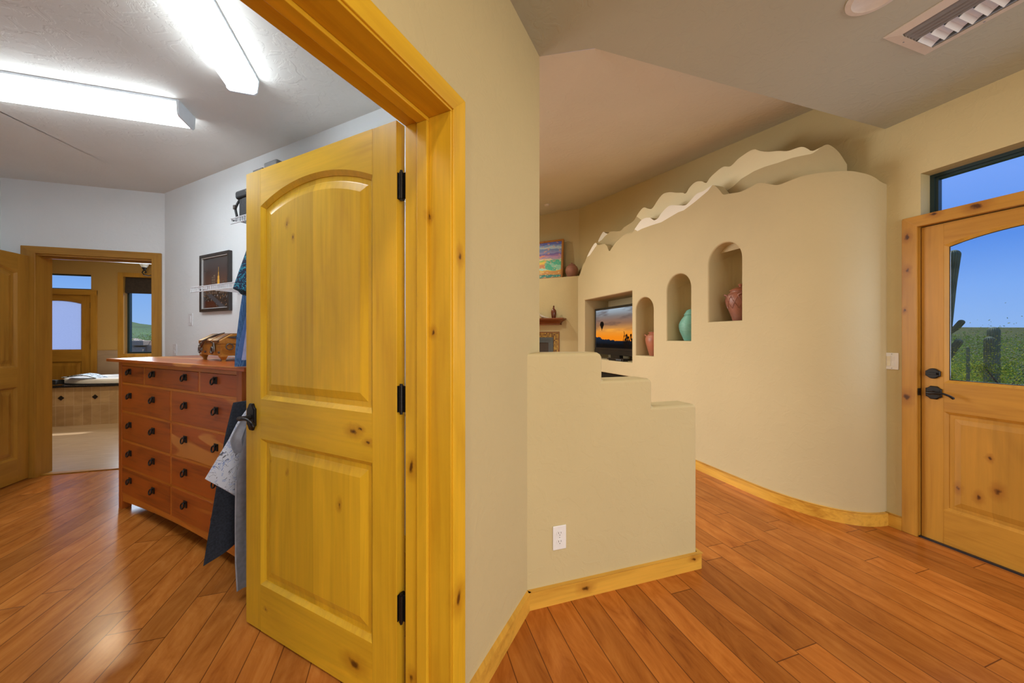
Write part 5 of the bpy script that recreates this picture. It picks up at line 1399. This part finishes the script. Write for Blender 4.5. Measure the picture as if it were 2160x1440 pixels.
# ================================================================== FIREPLACE WALL OBJECTS
# oil painting leaning on the ledge
pt = thing('painting', 'colourful landscape painting in a wood frame on the high ledge', 'painting', (6.38, 2.38, 2.41), 'DE')
lean = 0.10
pe0, pe1, ph = 2.075, 3.02, 0.765
def PP(x, e_, h): return (6.36 + x + h * lean, e_, 2.4105 + h - x * lean + 0.004)
b = MB()
o_ = [(pe0, 0), (pe1, 0), (pe1, ph), (pe0, ph)]; i_ = [(pe0 + .035, .035), (pe1 - .035, .035), (pe1 - .035, ph - .035), (pe0 + .035, ph - .035)]
b.rings([[PP(0, *p) for p in i_], [PP(0, *p) for p in o_], [PP(0.05, *p) for p in o_], [PP(0.05, *p) for p in i_], [PP(0, *p) for p in i_]], True)
b.build('frame', 'frame_wood', pt)
def landscape(u, v):
    n = fbm(u * 5, v * 9, 1.7, 3); m_ = fbm(u * 12, v * 16, 8.1, 2)
    vv = v + n * .035 + (u - .5) * .04
    bands = [(.00, (.02, .22, .20)), (.08, (.01, .16, .16)), (.10, (.55, .26, .05)), (.19, (.70, .42, .04)), (.22, (.36, .68, .58)), (.27, (.55, .22, .08)), (.36, (.62, .30, .08)), (.40, (.78, .55, .05)), (.46, (.30, .55, .12)),
             (.49, (.70, .62, .40)), (.53, (.36, .30, .42)), (.57, (.46, .25, .45)), (.62, (.30, .16, .40)), (.66, (.14, .10, .40)), (.70, (.24, .26, .55)), (.76, (.16, .25, .52)), (.82, (.42, .56, .72)), (.88, (.22, .34, .66)), (.93, (.10, .14, .52)), (1.0, (.12, .10, .46))]
    c = bands[0][1]
    for q, col in bands:
        if vv >= q: c = col
    if u > .62 and .18 < v < .50 and (u - .85) ** 2 / .06 + (v - .36) ** 2 / .03 < 1: c = (.05, .42, .28) if n > -.1 else (.22, .55, .42)
    if m_ > .35: c = lerp(c, (.75, .38, .20), .6)
    elif m_ < -.38: c = lerp(c, (.20, .20, .45) if v > .5 else (.80, .70, .30), .55)
    if .60 < vv < .635 and .35 < u < .62: c = (.80, .26, .12)
    return c
picture('canvas', 'oil', pt, lambda u, v: PP(0.012, pe1 - .035 - u * (pe1 - pe0 - .07), .035 + v * (ph - .07)), 240, 190, lambda u, v: landscape(u, v))
# terracotta pot on the ledge
pc = (6.40, 1.905)
t = thing('clay_pot', 'small round terracotta pot on the high ledge beside the painting', 'pot', (pc[0], pc[1], 2.41), 'DE')
MB().lathe([(0, 2.411), (0.06, 2.411), (0.085, 2.45), (0.115, 2.52), (0.118, 2.57), (0.10, 2.62), (0.07, 2.645), (0.0, 2.645)], (pc[0], pc[1], 0), 32).build('body', 'terracotta3', t, smooth=50)
MB().lathe([(0, 2.646), (0.068, 2.646), (0.07, 2.655), (0.035, 2.675), (0.012, 2.682), (0.018, 2.695), (0, 2.702)], (pc[0], pc[1], 0), 28).build('lid', 'terracotta3', t, smooth=50)
# mantel
mt = thing('mantel_shelf', 'brown moulded wood mantel shelf over the fireplace', 'mantel', (FD, 2.7, 1.53), 'DE')
def crown(d0, d1, e0, z0, z1): pass
b = MB(); b.box(6.00, FD, 1.945, 3.5, 1.632, 1.655); b.build('shelf_board', 'mantel', mt, bevel=0.004)
b = MB()
prof = [(0.012, 1.632), (0.03, 1.615), (0.06, 1.60), (0.085, 1.575), (0.095, 1.555)]
rg = []
for o_, z in prof:
    rg.append([(FD, 1.945 + o_, z), (6.00 + o_, 1.945 + o_, z), (6.00 + o_, 3.5, z), (FD, 3.5, z)])
b.rings(rg, True, True, True); b.build('crown_moulding', 'mantel', mt, smooth=50)
b = MB(); b.box(6.085, FD, 2.03, 3.5, 1.533, 1.556); b.build('bed_moulding', 'mantel', mt, bevel=0.004)
t = thing('bottle_vase', 'dark brown bottle-shaped vase standing on the mantel', 'vase', (6.09, 2.15, 1.655), 'DE')
MB().lathe([(0, 1.6555), (0.034, 1.6555), (0.040, 1.67), (0.047, 1.72), (0.050, 1.765), (0.043, 1.80), (0.020, 1.825), (0.014, 1.84), (0.014, 1.862), (0.018, 1.866), (0.010, 1.868), (0, 1.868)], (6.09, 2.15, 0), 28).build('body', 'brown_glaze', t, smooth=50)
MB().lathe([(0, 1.869), (0.011, 1.869), (0.012, 1.88), (0, 1.888)], (6.09, 2.15, 0), 16).build('stopper', 'brown_glaze', t, smooth=50)
t = thing('bird_figurine', 'small pale bird figurine on the mantel near the wall corner', 'figurine', (6.09, 2.37, 1.655), 'DE')
b = MB()
b.tube([(6.09, 2.25, 1.668), (6.09, 2.31, 1.675), (6.09, 2.37, 1.69), (6.09, 2.405, 1.71), (6.09, 2.425, 1.73)], [0.004, 0.012, 0.022, 0.016, 0.008], 14); b.build('body', 'bone', t, smooth=60)
MB().lathe([(0, 1.722), (0.012, 1.727), (0.015, 1.738), (0.010, 1.75), (0, 1.754)], (6.09, 2.427, 0), 14).build('head', 'bone', t, smooth=60)
MB().lathe([(0, 1.6555), (0.03, 1.6555), (0.028, 1.668), (0, 1.672)], (6.09, 2.37, 0), 16).build('base', 'brown_glaze', t, smooth=50)
t = thing('dark_vase', 'dark rounded vase on the mantel right at the wall edge', 'vase', (6.09, 2.55, 1.655), 'DE')
MB().lathe([(0, 1.6555), (0.03, 1.6555), (0.05, 1.69), (0.048, 1.73), (0.03, 1.75), (0.026, 1.77), (0, 1.77)], (6.09, 2.55, 0), 24).build('body', 'black', t, smooth=50)
# fireplace
fp = thing('fireplace', 'metal fireplace framed by yellow and brown mosaic tile', 'fireplace', (FD, 2.7, 0.3), 'DE')
b = MB(); b.box(FD - 0.012, FD, 2.090, 2.190, 0.3, 1.398); b.box(FD - 0.012, FD, 2.190, 3.40, 1.305, 1.398); b.box(FD - 0.012, FD, 3.40, 3.50, 0.3, 1.398); b.build('tile_surround', 'mosaic', fp)
b = MB(); b.box(FD - 0.016, FD - 0.001, 2.078, 2.090, 0.3, 1.410); b.box(FD - 0.016, FD - 0.001, 2.090, 3.50, 1.398, 1.410); b.build('tile_edge', 'mantel', fp)
b = MB(); wframe(b, FD - 0.03, FD, 2.190, 3.40, 0.35, 1.305, 0.045, 'x'); b.build('metal_frame', 'gunmetal', fp)
b = MB(); wframe(b, FD - 0.024, FD - 0.004, 2.235, 3.355, 0.395, 1.26, 0.05, 'x'); b.build('glass_door_frame', 'gunmetal', fp)
MB().box(FD - 0.012, FD - 0.002, 2.285, 3.305, 0.445, 1.21).build('fire_glass', 'firebox', fp)

# ================================================================== BATHROOM
td = thing('tub_deck', 'tiled bathtub surround with black stone top', 'tub surround', (-5.0, 6.87, 0.006))
MB().box(-7.35, -1.75, 6.87, WY - 0.06, 0.0065, 0.570).build('tile_skirt', 'skirt_tile', td)
MB().box(-7.38, -1.72, 6.845, WY - 0.02, 0.571, 0.600).build('stone_top', 'granite', td, bevel=0.006)
for k, x in enumerate((-4.74, -4.36, -3.98, -5.12)):
    b = MB(); r = 0.035; b.prism([(x - r, 0.42), (x, 0.42 - r), (x + r, 0.42), (x, 0.42 + r)], 'y', 6.864, 6.8705); b.build('diamond_tile', 'granite', td)
tb = thing('bathtub', 'white oval drop-in bathtub set in the black stone deck', 'bathtub', (-4.1, 7.32, 0.60))
def oval(rx, ry, z, n=48): return [(-3.98 + rx * math.cos(2 * pi * k / n), 7.31 + ry * math.sin(2 * pi * k / n), z) for k in range(n)]
b = MB(); b.rings([oval(0.98, 0.40, 0.6005), oval(1.01, 0.43, 0.612), oval(1.01, 0.43, 0.650), oval(0.98, 0.40, 0.685), oval(0.94, 0.365, 0.690), oval(0.90, 0.335, 0.675), oval(0.86, 0.31, 0.62), oval(0.78, 0.26, 0.605)], True, False, True); b.build('tub_shell', 'porcelain', tb, smooth=45)
# towels
t = thing('towel', 'patterned grey towel draped over the bathtub rim', 'towel', (-4.62, 7.07, 0.69))
def drape(name, mat, parent, x0, x1, y0, y1, zf, th=0.012, nx=30, ny=18):
    b = MB(); top = []; bot = []
    for i in range(nx + 1):
        x = x0 + (x1 - x0) * i / nx; ra = []; rb_ = []
        for j in range(ny + 1):
            y = y0 + (y1 - y0) * j / ny; z = zf(x, y) + 0.008 * fbm(x * 9, y * 9, 2.0, 2); ra.append((x, y, z + th)); rb_.append((x, y, z))
        top.append(ra); bot.append(rb_)
    b.rings([ta + bb_[::-1] for ta, bb_ in zip(top, bot)], True, True, True)
    return b.build(name, mat, parent, smooth=60)
drape('cloth', 'towel', t, -4.79, -4.40, 6.945, 7.18, lambda x, y: 0.702 + 0.034 * math.exp(-((x + 4.60) / 0.12) ** 2) - 0.02 * max(0, x + 4.5) / 0.1)
t = thing('towel', 'folded black towel lying on the stone deck by the tub', 'towel', (-4.88, 6.95, 0.60))
drape('cloth', 'black_towel', t, -5.00, -4.80, 6.87, 7.01, lambda x, y: 0.612 + 0.002 * math.sin(x * 40), 0.066)
b = MB(); b.box(-4.19, -4.09, 7.75, 7.80, 0.6005, 0.70); b.build('soap_dish', 'soap', org=(-4.14, 7.76, 0.6), bevel=0.008, label='pale green soap block behind the bathtub', cat='soap')
b = MB(); b.box(-4.42, -4.27, 7.745, 7.80, 0.6005, 0.672); b.build('bath_sponge', 'sponge', org=(-4.35, 7.76, 0.6), bevel=0.015, seg=3, label='yellow sponge bar behind the bathtub', cat='sponge')
b = MB(); b.box(wx0 - 0.076, -1.75, WY - 0.012, WY, 0.6005, 0.94); b.box(-4.945, wx0 - 0.076, WY - 0.012, WY, 0.6005, 1.085)
S('trim_5', b, 'wainscot', 'travertine wainscot tile under the bathroom window', 'tile')
# roman shade
rs = thing('roman_shade', 'dark brown roman shade bunched at the top of the bathroom window', 'window shade', (-3.98, WY + 0.03, 2.36))
for k in range(4):
    b = MB(); z1_ = 2.352 - k * 0.012; z0_ = 2.352 - 0.10 - k * 0.055
    b.prism([(WY + 0.012 - 0.004 * k, z0_), (WY + 0.035 - 0.004 * k, z0_ - 0.012), (WY + 0.05, z0_ + 0.01), (WY + 0.045, z1_), (WY + 0.02 - 0.002 * k, z1_)], 'x', wx0 + 0.012, wx1 - 0.012); b.build('shade_fold', 'dark_glass', rs)
# sconce
sc_ = thing('wall_sconce', 'scrolled iron wall sconce with glass shade by the bathroom window', 'sconce', (-4.25, WY, 2.50))
MB().lathe([(0.045, WY - 0.012), (0.05, WY - 0.001)], (-4.17, 0, 2.48), 20, 'y').build('back_plate', 'iron', sc_)
b = MB()
b.tube([(-4.17, WY - 0.01, 2.46), (-4.18, WY - 0.06, 2.40), (-4.21, WY - 0.10, 2.38), (-4.26, WY - 0.12, 2.39), (-4.285, WY - 0.12, 2.43), (-4.265, WY - 0.12, 2.465), (-4.235, WY - 0.12, 2.455), (-4.232, WY - 0.12, 2.43), (-4.25, WY - 0.12, 2.42)], 0.009, 8)
b.build('scroll_arm', 'iron', sc_, smooth=60)
MB().lathe([(0.008, 2.46), (0.03, 2.50), (0.035, 2.515), (0.0, 2.515)], (-4.255, WY - 0.12, 0), 20).build('shade_cup', 'iron', sc_, smooth=50)
b = MB(); b.rings([[(-4.255 + r * math.cos(2 * pi * k / 24), WY - 0.12 + r * math.sin(2 * pi * k / 24), z) for k in range(24)] for r, z in ((0.033, 2.516), (0.055, 2.56), (0.065, 2.62), (0.075, 2.65))], True); b.build('glass_shade', 'shade_glass', sc_, smooth=60)

# ================================================================== OUTDOORS
b = MB()
nx, ny = 60, 60
def gz(x, y):
    z = -0.45 + 0.018 * max(0, x - 22) + 0.034 * max(0, y - 16)
    return z + 0.08 * fbm(x * .4, y * .4, 1.0, 3)
V_ = [[b.v((-60 + 320 * i / nx, -60 + 340 * j / ny, gz(-60 + 320 * i / nx, -60 + 340 * j / ny) - 0.25)) for i in range(nx + 1)] for j in range(ny + 1)]
for j in range(ny):
    for i in range(nx): b.f([V_[j][i], V_[j][i + 1], V_[j + 1][i + 1], V_[j + 1][i]])
S('ground', b, 'ground', 'sandy desert ground outside the house', 'ground')

def bush(name, c, rx, ry, rz, n, mats, label, leaf=0.035, group=None, seed=1, stems=9, droop=0.0):
    rnd = random.Random(seed)
    t = thing(name, label, 'bush', c, group=group)
    b = MB()
    tips = []
    for k in range(stems):
        q = 2 * pi * k / stems + rnd.random(); r = rnd.uniform(.4, .9)
        tip = (c[0] + rx * r * math.cos(q), c[1] + ry * r * math.sin(q), c[2] + rz * rnd.uniform(1.1, 1.9))
        midp = (c[0] + rx * r * .35 * math.cos(q), c[1] + ry * r * .35 * math.sin(q), c[2] + rz * .9)
        b.tube([c, midp, tip], [0.03, 0.018, 0.005], 5); tips.append(tip)
    b.build('branches', 'bark', t)
    clumps = []
    for k in range(26):
        q = rnd.uniform(0, 2 * pi); ph = rnd.uniform(-.6, 1.0); r = rnd.uniform(.45, .95)
        clumps.append((c[0] + rx * r * math.cos(q) * math.cos(ph * .9), c[1] + ry * r * math.sin(q) * math.cos(ph * .9), c[2] + rz + rz * .85 * math.sin(ph * 1.2) * r))
    wisps = [Vector(c).lerp(Vector(tp_), f_) for tp_ in tips for f_ in (.72, .86, 1.0)]
    for mi, mt_ in enumerate(mats):
        b = MB()
        for k in range(n // len(mats)):
            cl = rnd.choice(clumps); s_ = min(rx, ry, rz) * .34
            if rnd.random() < .18: cl = rnd.choice(wisps); s_ *= .16
            p = Vector((cl[0] + rnd.gauss(0, s_), cl[1] + rnd.gauss(0, s_), cl[2] + rnd.gauss(0, s_ * .8)))
            d = Vector((rnd.gauss(0, 1), rnd.gauss(0, 1), rnd.gauss(0.3, .8))).normalized(); u_ = d.orthogonal().normalized(); l = leaf * rnd.uniform(.6, 1.5)
            b.f([b.v(p), b.v(p + d * l * .5 + u_ * l * .28), b.v(p + d * l), b.v(p + d * l * .5 - u_ * l * .28)])
        o_ = b.build('foliage', mt_, t)
    return t
def saguaro(name, c, h, r, label, arms=(), group=None):
    t = thing(name, label, 'cactus', c, group=group)
    def ribbed(path, rad):
        """Fluted column along a path, resampled, with a domed tip."""
        P0 = [Vector(p) for p in path]; K = 22; P_ = []; R_ = []
        for i in range(K + 1):
            u = i / K * (len(P0) - 1); k = min(int(u), len(P0) - 2); f = u - k
            P_.append(P0[k].lerp(P0[k + 1], f)); R_.append(rad[k] + (rad[k + 1] - rad[k]) * f)
        tn = (P_[-1] - P_[-2]).normalized(); r = R_[-1]; tip = P_[-1]
        for i in range(1, 9):
            q_ = i / 8 * pi / 2; P_.append(tip + tn * r * math.sin(q_)); R_.append(max(r * math.cos(q_), 0.002))
        b = MB(); n = 36; rg = []
        for i, p in enumerate(P_):
            tn = (P_[min(i + 1, len(P_) - 1)] - P_[max(i - 1, 0)]).normalized()
            a = tn.cross(Vector((0.2, 1, 0.13))).normalized(); d = a.cross(tn)
            rg.append([p + (a * math.cos(2 * pi * k / n) + d * math.sin(2 * pi * k / n)) * R_[i] * (1.0 if k % 2 else 0.88) for k in range(n)])
        return b.rings(rg, True, True, True)
    if isinstance(h, (list, tuple)): path, rad = h, r
    else: path, rad = [c, (c[0], c[1], c[2] + h * .5), (c[0], c[1], c[2] + h - r)], [r * .85, r, r]
    ribbed(path, rad).build('trunk', 'cactus', t, smooth=30)
    for pts, ra in arms:
        ribbed(pts, [ra * (0.8 + .25 * min(1, k / 2)) for k in range(len(pts))]).build('arm', 'cactus', t, smooth=30)
    return t
# the tall saguaro seen through the front door's left edge and its drooping arms
saguaro('saguaro', (7.0, 2.93, -0.72), [(7.0, 2.93, -0.72), (7.0, 2.84, 0.6), (7.0, 2.785, 1.45), (7.0, 2.74, 2.0), (7.0, 2.71, 2.40)], [0.075, 0.072, 0.060, 0.054, 0.064], 'tall leaning saguaro cactus at the left edge of the front door glass',
        [([(6.98, 2.80, 1.30), (6.97, 2.735, 1.375), (6.96, 2.67, 1.435), (6.96, 2.63, 1.50)], 0.032),
         ([(6.97, 2.82, 0.86), (6.96, 2.74, 1.05), (6.95, 2.68, 1.18), (6.95, 2.65, 1.245)], 0.038)])
saguaro('saguaro', (8.0, 2.754, -0.74), 2.055, 0.058, 'stout young saguaro among the bushes outside the front door, nearer one')
saguaro('saguaro', (9.5, 3.23, -0.74), 2.22, 0.072, 'young saguaro half hidden behind the stout one outside the front door')
saguaro('saguaro', (10.0, 3.695, -0.74), 1.87, 0.022, 'small thin saguaro far off between the bushes outside the front door')
bush('palo_verde_bush', (5.85, 1.50, -0.72), 0.62, 0.62, 1.16, 30000, ['leaf_yel', 'leaf_green'], 'yellow-green bush at the right of the front door glass', 0.015, 'desert bushes', 3)
bush('palo_verde_bush', (5.4, 2.5, -0.72), 0.34, 0.30, 0.76, 18000, ['leaf_yel', 'leaf_green'], 'low yellow-green bush below the cactus tips outside the front door', 0.014, 'desert bushes', 4)
bush('palo_verde_bush', (8.9, 2.05, -0.74), 0.9, 0.62, 1.06, 14000, ['leaf_green', 'leaf_grey'], 'darker green bush behind the yellow-green one', 0.024, 'desert bushes', 5)
bush('palo_verde_bush', (14.5, 5.6, -0.78), 1.5, 1.1, 0.86, 11000, ['leaf_green', 'leaf_yel'], 'broad green bush beyond the tall saguaro', 0.04, 'desert bushes', 6)
bush('palo_verde_bush', (8.5, 3.72, -0.74), 0.5, 0.42, 0.74, 11000, ['leaf_green', 'leaf_yel'], 'green bush behind the foot of the tall saguaro', 0.02, 'desert bushes', 7)
bush('palo_verde_bush', (19, 6.3, -0.8), 2.2, 1.6, 0.98, 9000, ['leaf_green', 'leaf_grey'], 'distant grey-green bush on the desert flat', 0.055, 'desert bushes', 8)
for k, (x, y, r, h) in enumerate(((24, 9.4, 1.5, .8), (29, 6.6, 1.7, .9), (30, 11.4, 2.2, 1.0), (34, 9.2, 2.2, 1.0), (38, 13.6, 2.6, 1.1))):
    bush('creosote_bush', (x, y, -0.7 + 0.018 * max(0, x - 22)), r, r * .7, h, 3600, ['leaf_green', 'leaf_grey'], 'one of the small far scrub bushes along the desert horizon', 0.08, 'far scrub along the horizon', 20 + k)
def hills(name, x0, y0, x1, y1, hmax, base, mat, seed, label, depth=12.0, n=90):
    b = MB(); d = Vector((x1 - x0, y1 - y0, 0)); nrm = Vector((-d.y, d.x, 0)).normalized()
    rg = []
    for i in range(n + 1):
        t_ = i / n; p = Vector((x0, y0, 0)) + d * t_
        h = hmax * (.55 + .45 * fbm(t_ * 5, 0, seed, 5)) * min(1, 6 * t_, 6 * (1 - t_))
        ring = [p - nrm * depth + Vector((0, 0, base)), p - nrm * depth * .45 + Vector((0, 0, base + h * .55)), p + Vector((0, 0, base + h)), p + nrm * depth * .5 + Vector((0, 0, base))]
        rg.append([tuple(q_) for q_ in ring])
    b.rings(rg, False)
    return S(name, b, mat, label, 'hills', smooth=60)
hills('hills_far', 255, -30, 255, 270, 1.6, 3.2, 'hill_far', 2.3, 'hazy blue mountains on the desert horizon', 30)
hills('hills_brown', -60, 36, 5, 36, 5.0, -0.8, 'tan_out', 6.6, 'bare brown slope below the green hillside', 16)
hills('hills_green', -100, 60, 5, 60, 8.6, -1.0, 'hill_green', 4.1, 'green scrub hillside seen through the bathroom window', 30)
bush('mesquite_tree', (-14.4, 26.0, -0.4), 1.2, 1.0, 1.10, 5000, ['leaf_green', 'leaf_grey'], 'dark desert tree on the hillside in the bathroom window', 0.05, 'bushes beyond the patio', 11)
bush('brittlebush', (-9.9, 18.2, -0.6), 1.2, 0.9, 0.80, 12000, ['leaf_grey'], 'grey bush just above the patio wall', 0.03, 'bushes beyond the patio', 12)
bush('brittlebush', (-12.2, 21.8, -0.5), 1.5, 1.0, 0.84, 9000, ['leaf_grey', 'leaf_green'], 'grey-green bush farther behind the patio wall', 0.04, 'bushes beyond the patio', 13)
pw = thing('patio_wall', 'stucco patio wall with square pier outside the bathroom', 'wall', (-7, 13.4, -0.7))
MB().box(-14, -1, 13.4, 13.7, -0.7, 1.06).build('wall_body', 'tan_out', pw, bevel=0.02)
MB().box(-7.60, -7.34, 13.25, 13.39, -0.7, 1.02).build('pier', 'tan_out', pw, bevel=0.01)
MB().box(-7.64, -7.30, 13.2, 13.8, 1.062, 1.215).build('pier_cap', 'tan_out', pw, bevel=0.02)
pr = thing('patio_railing', 'dark iron railing on top of the patio wall', 'railing', (-6, 13.55, 1.06))
b = MB(); b.tube([(-7.29, 13.55, 1.215), (-2.0, 13.55, 1.215)], 0.018, 6); b.build('top_rail', 'rail_iron', pr)
for k in range(36):
    x = -7.26 + k * 0.14
    b = MB(); b.tube([(x, 13.55, 1.061), (x, 13.55, 1.215)], 0.010, 5); b.build('baluster', 'rail_iron', pr)
